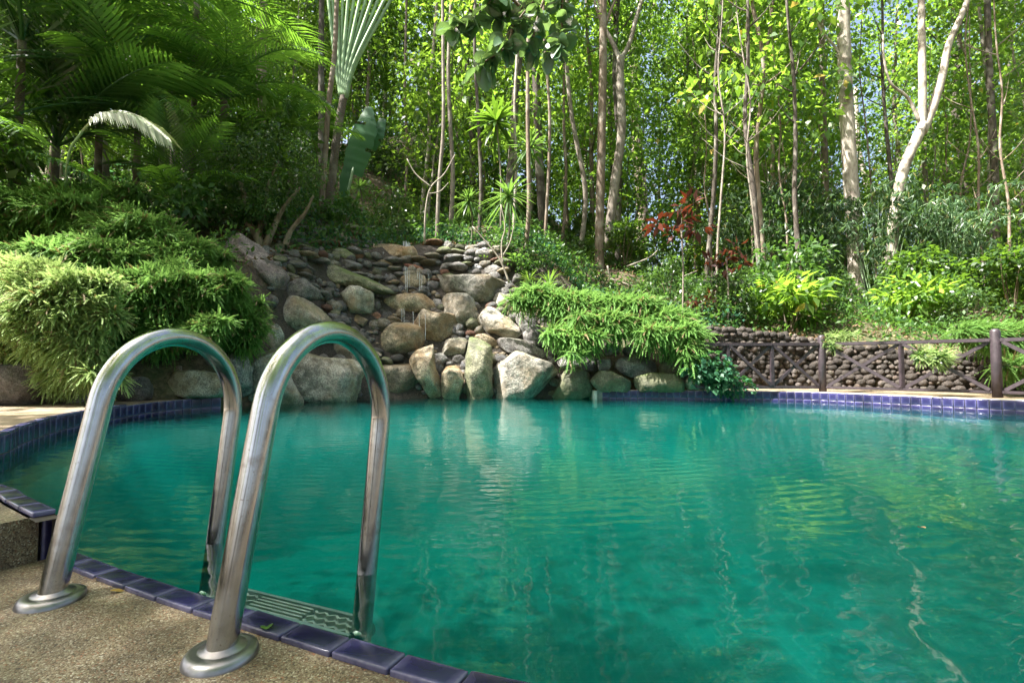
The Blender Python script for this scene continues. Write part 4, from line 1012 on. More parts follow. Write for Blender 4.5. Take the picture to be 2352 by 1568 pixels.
# creepers, grass, ground plants
for lab, pts, mat, n in [
    ('glossy blue green creeper on top of the waterfall behind the pot', [(920, 515), (960, 520), (1000, 530), (890, 505), (980, 510), (940, 505)], 'ivy', 160),
    ('heart leaved creeper climbing down beside the left end of the fence', [(1625, 830), (1650, 850), (1670, 872), (1640, 870), (1610, 850), (1690, 885)], 'ivy', 120)]:
    c = []
    for (u, v) in pts:
        q = T(u, v) if v < 600 else at(u, v, 7.1); c.append(q)
    root = thing('creeper', lab, 'creeper', c[0]); c = np.array(c) - c[0] if False else np.array([q - np.array(root.location) for q in c])
    V, F = clump_cloud(c, np.full(len(c), .26), n, .085, .8, .6); link('foliage', mesh_np('foliage', V, F, M[mat]), root)
    b = MB(); 
    for q in c: b.tube(catmull([q + np.array((0, .1, -.25)), q, q + np.array((.1, 0, .1))], 3), .004, 4)
    link('vine', b.mesh('vine', M['bark']), root)
g = MB(); gr_me = rosette(70, .42, .007, 21, .9, 'grass')
for lab, u, v in [('grassy tuft on the bank right above the big grey boulder', 1215, 650), ('grass tuft left of the feathery shrub tops', 1260, 660)]:
    o = link('grass_tuft', gr_me, None, T(u, v) + np.array((0, -.1, .02)), (0, 0, R.uniform(0, 6)), R.uniform(.8, 1.1)); tag(o, lab, 'grass tuft')

# undergrowth covering the banks: uncountable
def ground_cover(name, n, L, mat, reg, dens=None, up=.9, hgt=.25, Wr=.45):
    X = rng.uniform(reg[0], reg[1], n); Y = reg[2] + (reg[3] - reg[2]) * rng.random(n) ** 1.3; X = X * (Y / reg[3] * .8 + .2)
    Z = terr(X, Y)
    f = np.interp(X, TX, TF) + np.interp(X, TX, TW)
    c = np.sin(X * 2.1 + np.sin(Y * 1.7) * 1.3) + np.sin(Y * 2.6 + X * .7) + rng.normal(size=n) * .6
    k = (Y > f + .05) & (c > np.where(X > 2.2, -.1, -.9) - (6 if mat == 'litter' else 0)); X, Y, Z = X[k], Y[k], Z[k]; m = len(X)
    P = np.stack([X, Y, Z + rng.random(m) ** 1.5 * hgt * (1 + .6 * np.sin(X * 3) * np.sin(Y * 2))], -1); D = rdir(m, up * .5); U = rdir(m, 1.2); l = L * rng.uniform(.5, 1.4, m) * (.7 + Y / 25)
    V, F = leaves(P, D, U, l, l * Wr); return kind(link(name, mesh_np(name, V, F, M[mat])), 'stuff')
ground_cover('undergrowth', 90000, .085, 'shrub', (-15, 15, 6, 20), hgt=.38)
ground_cover('low_herbs', 30000, .07, 'ivy', (-5, 5, 6, 12), hgt=.25)
ground_cover('fallen_leaves', 26000, .075, 'litter', (-16, 16, 6, 18), up=.1, hgt=.02)

# gnarled small tree left of the waterfall
p0 = T(600, 560); root = thing('small_gnarled_tree', 'gnarled small tree with dark fine leaves left of the waterfall top', 'tree', p0); Yg = p0[1] - .1
b = MB()
for pts, r_ in [([(600, 570), (590, 540), (565, 500), (560, 440), (530, 380)], 11), ([(608, 570), (625, 530), (650, 480), (690, 430)], 9), ([(655, 565), (668, 530), (700, 490), (720, 450)], 7), ([(590, 540), (610, 490), (615, 430), (640, 370)], 7)]:
    pp = catmull([at(u, v, Yg) - p0 for u, v in pts], 6); b.tube(pp, [r_ * Yg / FPX * (1 - .7 * k / len(pp)) for k in range(len(pp))], 8, .1)
link('trunk', b.mesh('trunk', M['bark'], True), root)
cen = []
for _ in range(95):
    a = R.uniform(0, 6.28); q = math.sqrt(R.random()); cen.append(at(600 + 135 * q * math.cos(a), 410 + 115 * q * math.sin(a), Yg + R.uniform(-.6, .6)) - p0)
V, F = clump_cloud(np.array(cen), np.full(len(cen), .24), 75, .05, .55, .3); link('crown', mesh_np('crown', V, F, M['smallleaf']), root)

# shrubs in the undergrowth: three models copied over the bank
protos = [leaf_bush('leafy_shrub', '', 'shrub', (0, 0, 0), .55, 900, .11, 'shrub'), leaf_bush('leafy_shrub', '', 'shrub', (0, 0, 0), .6, 1000, .085, 'smallleaf'),
          leaf_bush('leafy_shrub', '', 'shrub', (0, 0, 0), .55, 520, .20, 'forest', .4, down=.2), leaf_bush('leafy_shrub', '', 'shrub', (0, 0, 0), .8, 1500, .12, 'forest_dark')]
used = [False] * 4
spots = []
for _ in range(95):
    Y = R.uniform(8.6, 19); X = R.uniform(-1, 1) * (Y * 1.0 + 1)
    if terr(X, Y) < .5 or Y < np.interp(X, TX, TF) + np.interp(X, TX, TW) + .5: continue
    if abs(X + .9) < 1.3 and Y < 10.6: continue
    if hides(X, Y, .75, 13): continue
    spots.append((X, Y))
for _ in range(26):
    Y = R.uniform(8.6, 11.5); u = R.uniform(1480, 2340); spots.append(((u - 1176) / FPX * Y, Y))
spots += [(-4.8, 7.3), (-5.8, 7.0), (-6.8, 6.6), (-3.9, 8.2), (-4.5, 8.8), (-3.2, 9.5), (-2.3, 10.1), (-5.2, 8.2), (-6.3, 7.8), (-7.6, 7.4)]
SH = ['green leafy shrub in the undergrowth of the slope', 'dark small leaved shrub in the undergrowth of the slope', 'yellow green large leaved shrub in the undergrowth of the slope', 'dense dark shrub in the undergrowth of the slope']
for i, (X, Y) in enumerate(spots):
    k = R.choice([0, 0, 1, 1, 2, 3]) if X > -3.5 else R.choice([1, 1, 0, 3])
    o = protos[k] if not used[k] else copy_tree(protos[k]); used[k] = True
    o.location = (X, Y, float(terr(X, Y)) - .05); o.rotation_euler = (0, 0, R.uniform(0, 6.28)); s_ = R.uniform(.55, 1.25); o.scale = (s_, s_, s_ * R.uniform(.8, 1.2))
    o['label'] = SH[k]; o['group'] = ['green leafy shrubs', 'small leaved shrubs', 'large leaved shrubs', 'dense dark shrubs'][k] + ' on the slope'

# larger leaved plants between the feathery bushes and the palms
def paddle_plant(lab, u, v, n, L, w, mat, h=0., up=(.5, 1.3)):
    p = T(u, v); root = thing('broadleaf_plant', lab, 'plant', p)
    me = None
    for i in range(n):
        a = i * 2.4 + R.uniform(-.3, .3); e = R.uniform(*up); l = L * R.uniform(.7, 1.1); b = MB(); V = []; F = []; d0 = np.array([math.cos(a) * math.cos(e), math.sin(a) * math.cos(e), math.sin(e)]); s_ = unit(np.cross(d0, [0, 0, 1.]))
        o_ = np.array([0, 0, h * R.random()])
        for k in range(8):
            t = k / 7; c = o_ + d0 * l * t - np.array([0, 0, .45 * l * t * t]); ww = w * (.06 if t < .3 else math.sin(math.pi * ((t - .3) / .7 * .92 + .06)) ** .8)
            V += [c - s_ * ww + np.array([0, 0, ww * .3]), c, c + s_ * ww + np.array([0, 0, ww * .3])]
        for k in range(7): q = 3 * k; F += [(q, q + 1, q + 4, q + 3), (q + 1, q + 2, q + 5, q + 4)]
        b.add(V, F); link('leaf', b.mesh('leaf', M[mat], True), root)
    b = MB(); b.tube([(0, 0, -.1), (.01, 0, h * .5), (0, 0, h + .03)], .012, 6); link('stem', b.mesh('stem', M['petiole'], True), root)
paddle_plant('glossy broad leaved plant behind the bushes, between the drooping frond and the gnarled tree', 400, 470, 16, .60, .055, 'bigleaf', .5)
paddle_plant('strappy pale leaved plant below the whitish drooping frond', 330, 460, 20, .75, .028, 'variegated', .2)
paddle_plant('dark paddle leaved plant behind the upper feathery bush, below the drooping frond', 240, 430, 14, .65, .06, 'blade', .4)
paddle_plant('young bright green sprout standing above the far left bushes', 85, 400, 9, .26, .035, 'grass', .62, (.1, .9))
paddle_plant('bright green fern like plant just above the large bush, left of the pinkish boulder', 425, 505, 14, .36, .02, 'grass', .1)
paddle_plant('low blue green plant at the foot of the ringed palm trunk', 790, 510, 14, .5, .05, 'blade', .1)
paddle_plant('leafy plant growing from the right shoulder of the waterfall', 1185, 610, 16, .42, .03, 'spike', .1)
paddle_plant('fern tucked between the dark boulders right of the waterfall top', 1115, 600, 12, .22, .015, 'grass', .05)
for i_, (u_, v_) in enumerate([(1200, 625), (1225, 610), (1160, 580)]):
    leaf_bush('low_shrub', ['low shrub on the right shoulder of the waterfall, nearest the big grey boulder', 'low shrub beside the grass tuft right of the waterfall', 'low shrub behind the dark boulders at the waterfall top right'][i_], 'shrub', T(u_, v_) - np.array((0, 0, .1)), .28, 520, .06, 'shrub')
# bamboo on the right
def bamboo_proto(seed, nc=16, h=3.2):
    r = random.Random(seed); root = thing('bamboo_clump', '', 'bamboo', (0, 0, 0)); b = MB(); cen = []; 
    P = []; D = []
    for i in range(nc):
        a = r.uniform(0, 6.28); q = r.uniform(0, .35); s0 = np.array([q * math.cos(a), q * math.sin(a), -.1]); out = np.array([math.cos(a), math.sin(a), 0]) * r.uniform(.3, 1.3)
        hh = h * r.uniform(.5, 1.1); pts = catmull([s0, s0 + out * .25 + np.array([0, 0, hh * .5]), s0 + out * .6 + np.array([0, 0, hh * .85]), s0 + out * 1.15 + np.array([0, 0, hh * .9])], 5)
        b.tube(pts, [.011 * (1 - .7 * k / len(pts)) for k in range(len(pts))], 5)
        for k in range(8, len(pts)):
            for _ in range(4):
                c = pts[k] + np.array([r.uniform(-.25, .25), r.uniform(-.25, .25), r.uniform(-.12, .12)]); base = np.array([r.uniform(-.8, .8), r.uniform(-.8, .8), -.6])
                for j in range(7): P.append(c); D.append(base + np.array([r.uniform(-.55, .55), r.uniform(-.55, .55), r.uniform(-.5, .25)]))
    P = np.array(P); D = np.array(D); l = rng.uniform(.11, .22, len(P)); V, F = leaves(P, D, rdir(len(P), 1.), l, l * .15)
    link('culms', b.mesh('culms', M['petiole'], True), root); link('foliage', mesh_np('foliage', V, F, M['bamboo']), root); return root
bp = [bamboo_proto(1, 22, 3.4), bamboo_proto(2, 13, 2.4)]; ub = [False, False]
for i, (u, v, k, s_, lab) in enumerate([
    (1740, 705, 0, 1.0, 'leftmost tall bamboo clump, in front of the red leaved shrubs\' right side'), (1850, 715, 0, 1.05, 'bamboo clump just left of the thick pale trunk'),
    (1800, 715, 1, .75, 'low bamboo clump directly above the cobble wall'),
    (2020, 725, 0, .9, 'bamboo clump between the thick pale trunk and the forked white tree'), 
    (2200, 710, 0, .8, 'bamboo clump right of the forked white tree'), (2290, 700, 1, 1.0, 'bamboo clump nearest the right edge of the photo'), (1660, 670, 1, .7, 'smallest bamboo clump beside the orange red croton')]):
    o = bp[k] if not ub[k] else copy_tree(bp[k]); ub[k] = True; o.location = T(u, v); o.rotation_euler = (0, 0, R.uniform(0, 6)); o.scale = (s_,) * 3; o['label'] = lab; o['group'] = 'bamboo clumps behind the fence'

# ------------------------------------------------------------------ forest
def crown_mesh(seed, h0, h1, rad, clumps, per, L, mat):
    c = rdir(clumps); q = rng.random(clumps) ** .5; z = h0 + (h1 - h0) * rng.random(clumps) ** .8
    prof = np.sin(np.pi * np.clip((z - h0) / (h1 - h0) * .85 + .12, 0, 1)) ** .7
    C = np.stack([c[:, 0] * q * rad * prof, c[:, 1] * q * rad * prof, z], -1)
    V, F = clump_cloud(C, rng.uniform(.35, .8, clumps), per, L, .55, .45); return mesh_np('crown', V, F, M[mat])
CR = [crown_mesh(1, 2.2, 13, 2.4, 120, 34, .19, 'forest'), crown_mesh(2, 3.5, 15, 2.6, 130, 34, .20, 'forest'), crown_mesh(3, 1.6, 10, 1.9, 95, 34, .17, 'forest'),
      crown_mesh(4, 3, 14, 2.5, 125, 32, .20, 'forest_dark'), crown_mesh(5, 5.5, 15, 2.8, 110, 36, .18, 'forest'), crown_mesh(6, 2.5, 11, 2.1, 100, 34, .20, 'forest_dark')]
TOPC = [crown_mesh(7, -2.2, 4, 2.4, 70, 34, .18, 'forest'), crown_mesh(8, -1.5, 4, 2.6, 70, 34, .19, 'forest_dark')]
def trunk_mesh(seed, h, r0, mat):
    r = random.Random(seed); P = [np.array([0, 0, -.4])]; x = y = 0
    for k in range(1, 8): x += r.uniform(-.22, .22); y += r.uniform(-.2, .2); P.append(np.array([x, y, h * k / 7]))
    pp = catmull(P, 4); b = MB(); n = len(pp); b.tube(pp, [r0 * (1.25 if i == 0 else 1 - .75 * i / n) for i in range(n)], 9, .07, seed=seed)
    for _ in range(9):
        k = r.randrange(n // 4, n - 2); a = r.uniform(0, 6.28); l = r.uniform(.7, 1.8); p = pp[k]; b.tube(catmull([p, p + np.array([math.cos(a) * l * .5, math.sin(a) * l * .5, l * .35]), p + np.array([math.cos(a) * l, math.sin(a) * l, l * .9])], 3), [r0 * .3, r0 * .27, r0 * .25, r0 * .2, r0 * .15, r0 * .1, r0 * .06], 5)
    return b.mesh('trunk', M[mat], True)
TRK = [trunk_mesh(1, 13, .085, 'bark'), trunk_mesh(2, 14, .11, 'bark_grey'), trunk_mesh(3, 12, .06, 'bark'), trunk_mesh(4, 14, .12, 'bark_dark'), trunk_mesh(5, 13, .05, 'bark_grey'), trunk_mesh(6, 13, .075, 'bark_pale')]
def ftree(X, Y, ti, ci, s_, label, group, z=None):
    root = thing('forest_tree', label, 'tree', (X, Y, float(terr(X, Y)) if z is None else z), R.uniform(0, 6.28), group); root.scale = (s_,) * 3
    link('trunk', TRK[ti], root); link('crown', CR[ci], root); return root
FL = ['brown barked forest tree in the thick of the wood', 'grey barked forest tree in the thick of the wood', 'slim brown forest tree in the thick of the wood', 'dark barked forest tree in the thick of the wood', 'thin grey forest tree in the thick of the wood', 'pale barked forest tree in the thick of the wood']
pts_ = []
tries = 0
while len(pts_) < 105 and tries < 6000:
    tries += 1; Y = R.uniform(12.0, 34); X = R.uniform(-1, 1) * (Y * 1.08 + 2)
    if X < 2 and Y < 12.5: continue
    uu = 1176 + FPX * X / Y
    if Y < 15 and any(abs(uu - k) < 1.6 * FPX / Y for k in (770, 835, 1420, 1955, 2110)): continue
    if (1975 < uu < 2090 or 1880 < uu < 1925 or 2140 < uu < 2200) and R.random() < .8: continue
    if all((X - a) ** 2 + (Y - c) ** 2 > (1.25 + Y * .03) ** 2 for a, c in pts_): pts_.append((X, Y))
for X, Y in pts_:
    ti = R.choice([0, 0, 1, 2, 2, 3, 3, 4, 4, 0, 3, 5]); ci = R.choice([0, 1, 2, 4, 4, 3] if X > -4 else [3, 5, 3, 0]); ftree(X, Y, ti, ci, R.uniform(.85, 1.25), FL[ti], FL[ti].replace(' forest tree in the thick of the wood', ' trees of the wood'))
# young trees of the understorey
sap_cr = [crown_mesh(21, .3, 4.2, 1.25, 46, 34, .15, 'forest'), crown_mesh(22, .6, 5.2, 1.4, 52, 34, .14, 'forest'), crown_mesh(23, .2, 3.2, 1.2, 40, 34, .13, 'shrub')]
sap_t = [trunk_mesh(31, 5.0, .035, 'bark_grey'), trunk_mesh(32, 6.0, .03, 'bark')]
sp_ = []; tries = 0
while len(sp_) < 74 and tries < 5000:
    tries += 1; Y = R.uniform(11.0, 21); X = R.uniform(-1, 1) * (Y * 1.05)
    if Y < 12.5 and X < 3: continue
    if hides(X, Y, 1.15, 15.5): continue
    if all((X - a) ** 2 + (Y - c) ** 2 > .9 for a, c in sp_): sp_.append((X, Y))
for X, Y in sp_:
    k = R.randrange(3); root = thing('young_tree', ['leafy young tree filling the middle of the wood', 'taller leafy young tree filling the middle of the wood', 'low dark green young tree filling the middle of the wood'][k], 'tree', (X, Y, float(terr(X, Y))), R.uniform(0, 6.28), ['leafy', 'taller leafy', 'low dark green'][k] + ' young trees of the understorey')
    s_ = R.uniform(.7, 1.25); root.scale = (s_,) * 3; link('trunk', sap_t[k % 2], root); link('crown', sap_cr[k], root)
C = np.stack([rng.uniform(-6.5, 6.5, 900), rng.uniform(-6.5, 6.5, 900), rng.uniform(6.4, 9.2, 900)], -1)
C = C[(np.hypot(C[:, 0], C[:, 1]) < 6.5) & (np.sin(C[:, 0] * 1.5 + 1.2 * np.sin(C[:, 1])) + np.sin(C[:, 1] * 1.7 + C[:, 0] * .6 + .2 * C[:, 2]) > -.15)]  # crown gaps shaped to drop sun patches on the pool
Vw, Fw = clump_cloud(C, rng.uniform(.35, .7, len(C)), 18, .2, .55, .3); wide = mesh_np('crown', Vw, Fw, M['forest_dark'])
for (X, Y, s_) in ((-1.2, -1.6, 1.0), (-5.6, -1.2, .75), (4.5, -2.5, .95)):
    root = thing('shade_tree', 'wide crowned tree beside the pool outside the picture, its gaps shaped to dapple the light', 'tree', (X, Y, .1), R.uniform(0, 6), 'wide shade trees around the pool deck'); root.scale = (s_,) * 3
    link('trunk', TRK[1], root, (0, 0, 0), (0, 0, 0), (1, 1, .6)); link('crown', wide, root)
for X, Y in ((-10.5, 8), (-12, 10.5), (-8.8, 11)): ftree(X, Y, 3, 3, 1.0, 'dark tall tree behind the left palms, added to shade them', 'tall trees added to shade the left palms')  # added at the left to keep sun off the palm fronds
for k in range(20):
    u = R.uniform(1610, 2345); Y = R.uniform(10.5, 15); X = (u - 1176) / FPX * Y
    if abs(u - 1960) < 40 or abs(u - 2110) < 40: continue
    root = thing('slim_stem', 'slim bare stem standing among the bamboo right of the central trees', 'sapling', (X, Y, float(terr(X, Y))), R.uniform(0, 6), 'slim stems among the bamboo'); root.scale = (1, 1, R.uniform(.7, 1.1))
    link('trunk', TRK[R.choice([2, 4, 3, 2])], root, (0, 0, 0), (R.uniform(-.05, .05), R.uniform(-.05, .05), 0), (.55, .55, .8))
# trees beside and behind the camera that shade the pool
for k, (X, Y, ti, ci, s_) in enumerate([(-6.0, .6, 0, 4, .9), (-4.5, -3.5, 1, 4, .85), (-1.5, -6, 0, 1, .9), (3.5, -6, 1, 4, 1), (9, -2, 0, 1, 1), (10, 3.5, 3, 0, 1), (-9.5, -1.5, 3, 4, 1.0), (-8, -6, 1, 1, 1), (11.5, 7.5, 1, 0, .95), (-9, .5, 1, 1, 1), (-3, -9, 3, 3, 1), (1, -8, 1, 0, 1), (6, -9, 0, 3, 1), (-10, -8, 2, 0, 1), (7.5, -4.5, 1, 3, .9), (-7, -2.5, 3, 3, .8), (0, -4, 2, 4, .8)]):
    ftree(X, Y, ti, ci, s_, 'tree standing beside the pool outside the picture', 'trees around the pool deck', .1)

# traced trees
def ttree(label, trunks, mat, crown=None, base=None, Y=None, name='forest_tree', twist=False):
    u0, v0 = trunks[0][0][0][:2]; p0 = T(u0, v0) if base is None else base
    Yt = p0[1] if Y is None else Y; root = thing(name, label, 'tree', p0)
    for j, (pts, r0, r1) in enumerate(trunks):
        W3 = [at(u, v, Yt + (dy[0] if dy else 0)) - p0 for (u, v, *dy) in pts]
        if j == 0: W3[0] = W3[0] + np.array((0, 0, -.15))
        pp = catmull(W3, 7); n = len(pp); s_ = Yt / FPX; b = MB(); b.tube(pp, [s_ * (r0 + (r1 - r0) * k / (n - 1)) * (1.25 if (j == 0 and k == 0) else 1) for k in range(n)], 14 if r0 > 6 else 8, .05, seed=int(u0))
        link('trunk' if j == 0 else 'branch', b.mesh('trunk', M[mat], True), root)
    if twist:
        pts = trunks[0][0]; W3 = catmull([at(u, v, Yt) - p0 for (u, v) in pts], 10); s_ = Yt / FPX; b = MB()
        b.tube([p + np.array([math.cos(k * .33), -abs(math.sin(k * .33)), 0]) * s_ * trunks[0][1] * .95 for k, p in enumerate(W3)], .022, 6); link('vine', b.mesh('vine', M['bark'], True), root)
    for (u, v, s_, k) in (crown or []): link('crown', TOPC[k], root, at(u, v, Yt + .3) - p0, (0, 0, R.uniform(0, 6)), s_)
    return root
ttree('tall straight brown trunk right of the waterfall, nearest of the central trees', [([(1376, 615), (1378, 480), (1382, 300), (1385, 120), (1384, -120), (1380, -420)], 11, 8), ([(1385, 60), (1370, 20), (1350, -60)], 4, 2), ([(1386, 70), (1405, 20), (1440, -60)], 5, 2)], 'bark', [(1380, -380, 1., 0)])
ttree('grey trunk forking into a V high up, second of the three central trees', [([(1395, 560), (1412, 420), (1428, 300), (1424, 180), (1426, 130)], 11, 9), ([(1425, 138), (1405, 95), (1385, 50), (1370, -60), (1350, -300)], 6, 4), ([(1426, 138), (1446, 100), (1462, 40), (1490, -60), (1530, -300)], 6, 4)], 'bark_grey', [(1440, -350, 1., 0)], Y=T(1376, 615)[1] + .8)
ttree('vine wrapped gnarled trunk, rightmost of the three central trees', [([(1472, 590), (1474, 450), (1462, 330), (1460, 200), (1450, 90), (1430, 20), (1420, -160), (1400, -400)], 14, 8), ([(1462, 110), (1490, 60), (1500, 20), (1530, -80)], 5, 3)], 'bark', [(1420, -380, 1., 1)], twist=True)
ttree('slim straight pale trunk left of the bamboo', [([(1580, 645), (1581, 450), (1584, 250), (1583, 100), (1580, -300)], 6, 4.5)], 'bark_grey', [(1580, -320, .9, 0)])
ttree('thick sunlit pale trunk right of centre, stoutest in the wood', [([(1972, 742), (1965, 600), (1955, 430), (1944, 250), (1938, 100), (1936, -60), (1930, -400)], 17, 13), ([(1945, 190), (1925, 120), (1880, 60), (1850, -20)], 4, 2)], 'bark_pale', [(1940, -420, 1.2, 1)], base=T(1972, 708))
ttree('sinuous white forked tree on the right', [([(2040, 720), (2048, 600), (2055, 490), (2075, 390), (2105, 320), (2122, 285)], 12, 11), ([(2118, 300), (2119, 200), (2117, 80), (2115, -80), (2112, -400)], 9, 6), ([(2118, 305), (2145, 240), (2165, 170), (2180, 100), (2215, 20), (2250, -80)], 10, 5), ([(2112, 280), (2085, 225), (2045, 190), (2030, 130), (2028, 80)], 4, 2)], 'bark_pale', [(2130, -420, 1.1, 0)], Y=T(2040, 720)[1])
ttree('thin leaning white stem between the thick trunk and the forked tree', [([(2040, 640), (2015, 520), (1985, 400), (1972, 330), (1965, 200)], 7, 4)], 'bark_pale', None)
ttree('slender grey trunk just under the fork of the white tree', [([(2150, 690), (2142, 580), (2128, 450), (2122, 330)], 6, 5)], 'bark_grey', None)
ttree('dark slim trunk at the right edge', [([(2290, 700), (2285, 400), (2270, 100), (2262, -300)], 8, 6)], 'bark_dark', [(2270, -300, 1., 0)])
ttree('dark trunk between the bamboo and the thick pale trunk', [([(1900, 690), (1895, 400), (1888, 150), (1885, -200)], 8, 6)], 'bark', None)
ttree('dark slender trunk rising from the left palms', [([(505, 470), (428, 400), (425, 250), (420, 60), (418, -200)], 8, 5)], 'bark_dark', None, base=T(428, 430))
ttree('brown trunk left of the ringed palm trunk', [([(735, 500), (745, 380), (755, 240), (770, 100), (775, -100)], 7, 5)], 'bark', None)
ttree('straight brown trunk at the left of the fan palm', [([(738, 430), (738, 250), (738, 100), (740, -100)], 8, 6)], 'bark_dark', None)
ttree('pair of close brown stems left of the fan palm', [([(600, 430), (602, 250), (604, 100), (608, -100)], 9, 8), ([(585, 430), (592, 250), (590, 60), (596, -100)], 3, 2)], 'bark', None)
ordn = ['leftmost', 'second', 'third', 'fourth', 'fifth', 'sixth', 'seventh', 'eighth', 'ninth', 'tenth', 'eleventh', 'twelfth', 'thirteenth', 'rightmost']
slim = [([(965, 520), (975, 420), (985, 330), (988, 200), (1000, 60), (1010, -100)], 5, 'bark_pale'), ([(1003, 560), (1008, 430), (1018, 300), (1018, 150), (1016, -100)], 5, 'bark_grey'), ([(1035, 530), (1040, 400), (1035, 300), (1030, 150), (1040, -60)], 6, 'bark_grey'),
        ([(930, 480), (935, 350), (930, 200), (935, -50)], 4, 'bark'), ([(1100, 530), (1105, 430), (1100, 300), (1090, 100), (1095, -80)], 5, 'bark_dark'), ([(1178, 540), (1185, 400), (1182, 250), (1190, 60), (1188, -100)], 4, 'bark_pale'), ([(1250, 560), (1260, 400), (1262, 250), (1250, 80), (1248, -80)], 4, 'bark'),
        ([(1330, 590), (1345, 450), (1325, 330), (1310, 240), (1300, 100), (1305, -80)], 6, 'bark_grey'), ([(1205, 580), (1215, 470), (1212, 250), (1215, -60)], 6, 'bark'), ([(1290, 570), (1300, 420), (1295, 250), (1300, -60)], 4, 'bark'), ([(1350, 560), (1340, 420), (1352, 250), (1345, -60)], 4, 'bark_pale'), ([(1060, 500), (1068, 380), (1062, 200), (1065, -60)], 3.5, 'bark_dark')]
slim.sort(key=lambda t: t[0][0][0])
for i, (pts, r_, m) in enumerate(slim):
    ttree(f'{ordn[i] if i < len(slim) - 1 else "rightmost"} of the slim trunks between the banana leaf and the tall brown trunk, {dict(bark_pale="pale", bark_grey="grey", bark="brown", bark_dark="dark")[m]}', [(pts, r_, r_ * .7)], m, None)
# bare branches
for lab, L_ in [('bare pale fallen branches lying on the bank above the wide feathery shrub', [([(1400, 640), (1470, 660), (1530, 650), (1600, 622)], 2.0), ([(1480, 690), (1500, 665), (1560, 640)], 2.0), ([(1395, 610), (1405, 650), (1430, 690)], 2.0), ([(1440, 612), (1490, 592), (1510, 575)], 1.6)]),
                ('bare crooked pale sapling among the slim trunks behind the waterfall', [([(975, 560), (978, 480), (990, 430), (1020, 400), (1045, 355)], 2.5), ([(990, 430), (955, 400), (935, 365)], 2.), ([(985, 445), (1010, 440), (1030, 420)], 1.6)]),
                ('thin pale leaning stems right of the dark top boulders', [([(1170, 650), (1150, 600), (1120, 560), (1085, 520)], 2.5), ([(1155, 610), (1152, 560), (1160, 520), (1150, 470)], 2.), ([(1150, 595), (1170, 560), (1180, 520)], 1.6)])]:
    p0 = T(*L_[0][0][0]); root = thing('bare_branch', lab, 'branch', p0)
    for pts, r_ in L_:
        pp = catmull([at(u, v, p0[1] - .55) - p0 for u, v in pts], 5); b = MB(); b.tube(pp, [r_ * p0[1] / FPX * (1 - .6 * k / len(pp)) for k in range(len(pp))], 6, .1); link('branch', b.mesh('branch', M['twig'], True), root)
# far wood as one mass
n = 1500; Y = rng.uniform(28, 52, n); X = rng.uniform(-1, 1, n) * Y * 1.15; Z = terr(X, Y) + 13 * rng.random(n) ** 1.5
k = ~((X > 6) & (Z > terr(X, Y) + 6)); C = np.stack([X, Y, Z], -1)[k]
V, F = clump_cloud(C, rng.uniform(.9, 2.0, len(C)), 55, .42, .6, .4); me = mesh_np('distant_wood', V, F, M['forest']); me.materials.append(M['forest_dark']); me.polygons.foreach_set('material_index', np.repeat((rng.random(len(F) // 55) < .45).astype(np.int32), 55)); kind(link('distant_wood', me), 'stuff')

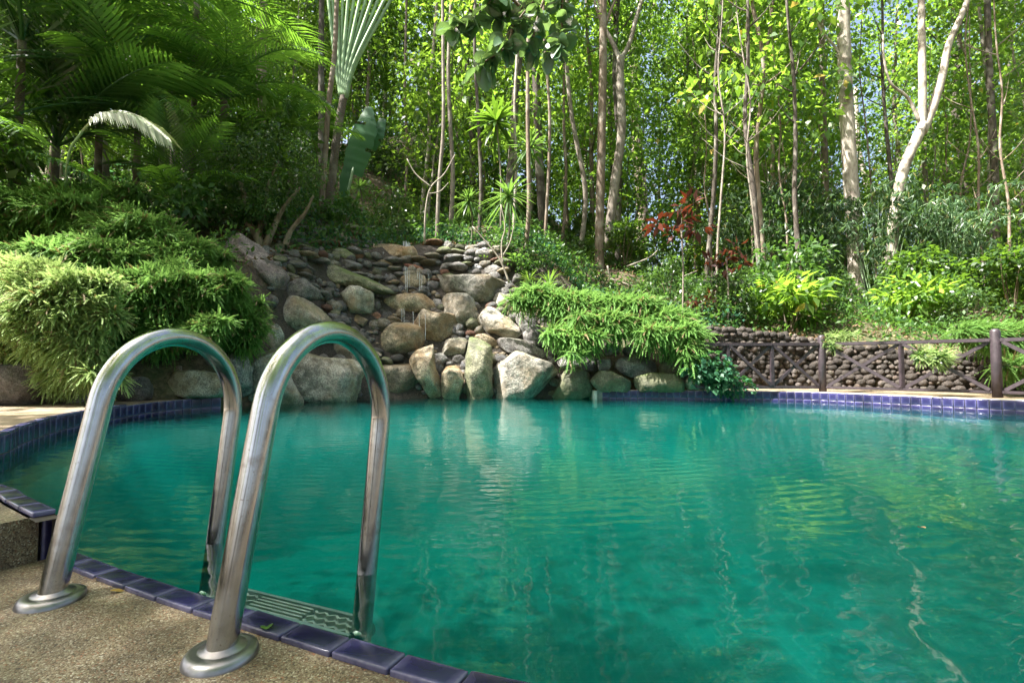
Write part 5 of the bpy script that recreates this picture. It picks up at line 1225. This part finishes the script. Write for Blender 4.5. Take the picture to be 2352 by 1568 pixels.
# ------------------------------------------------------------------ overhanging branch with large leathery leaves
def round_leaf(L, w, seed):
    r = random.Random(seed); V = []; F = []; n = 6
    for i in range(n + 1):
        t = i / n; ww = w * math.sin(math.pi * min(.97, (t * .9 + .06))) ** .75; z = -.12 * L * t * t
        V += [(L * t, -ww, z + ww * .35), (L * t, 0, z), (L * t, ww, z + ww * .35)]
    for i in range(n): a = 3 * i; F += [(a, a + 1, a + 4, a + 3), (a + 1, a + 2, a + 5, a + 4)]
    b = MB(); b.add(V, F); return b.mesh('leaf', M['bigleaf'], True)
RL = [round_leaf(.17, .055, 1), round_leaf(.15, .05, 2), round_leaf(.19, .06, 3)]
YO = 4.0; o0 = at(1180, -60, YO); root = thing('overhanging_branch', 'overhanging branch with big leathery leaves at the top edge of the photo', 'branch', o0)
brs = [[(1420, -220), (1300, -60), (1230, 0), (1180, 60), (1130, 130)], [(1230, 0), (1140, 40), (1060, 60), (1040, 70)], [(1300, -60), (1290, 20), (1290, 90), (1270, 125)], [(1180, 60), (1160, 110), (1100, 150)], [(1260, -30), (1230, 60), (1225, 120)], [(1200, 20), (1150, -20), (1120, 10)]]
for q, pts in enumerate(brs):
    pp = catmull([at(u, v, YO + .1 * math.sin(q * 2)) - o0 for u, v in pts], 6); b = MB(); b.tube(pp, [.012 * (1 - .75 * k / len(pp)) + .002 for k in range(len(pp))], 6); link('twig', b.mesh('twig', M['bark'], True), root)
    for k in range(6 if q == 0 else 4, len(pp)):
        for _ in range(3 if R.random() < .55 else 2):
            link('leaf', RL[R.randrange(3)], root, pp[k] + np.array([R.uniform(-.03, .03), R.uniform(-.05, .05), R.uniform(-.02, .02)]), (R.uniform(-1.2, 1.2), R.uniform(-.3, 1.3), R.uniform(0, 6.28)), R.uniform(.7, 1.05))

# ------------------------------------------------------------------ fallen leaves on deck and water
lm = [round_leaf(.045, .012, 31), round_leaf(.03, .012, 32)]
for me, mt in zip(lm, ('litter', 'grass')): me.materials[0] = M[mt]
yl = plain('yellow dead leaf', (.45, .28, .05), .6)
for lab, u, v, h, me, mt, s_, rz in [
    ('small yellow leaf beside the near tiles right of the left rail foot', 253, 1356, HD + .004, 0, yl, .6, .3), ('small green round leaf on the near tiles', 612, 1444, .034, 1, None, .9, 2.),
    ('pale leaf scrap on the near tile close to the left rail foot', 213, 1330, HD + .006, 0, None, .5, 1.), ('curled orange leaf on the left deck in front of the boulders', 335, 914, HCOP + .006, 0, yl, 3.2, .1),
    ('long green leaf on the left deck behind the tile rim', 385, 915, HCOP + .006, 1, None, 4.5, .1), ('tiny brown leaf afloat in the middle right of the pool', 2125, 1212, .003, 0, None, .7, 1.5)]:
    m2 = lm[me].copy(); 
    if mt: m2.materials[0] = mt
    tag(link('fallen_leaf', m2, None, G(u, v, h), (0, .1, rz), s_), lab, 'leaf')
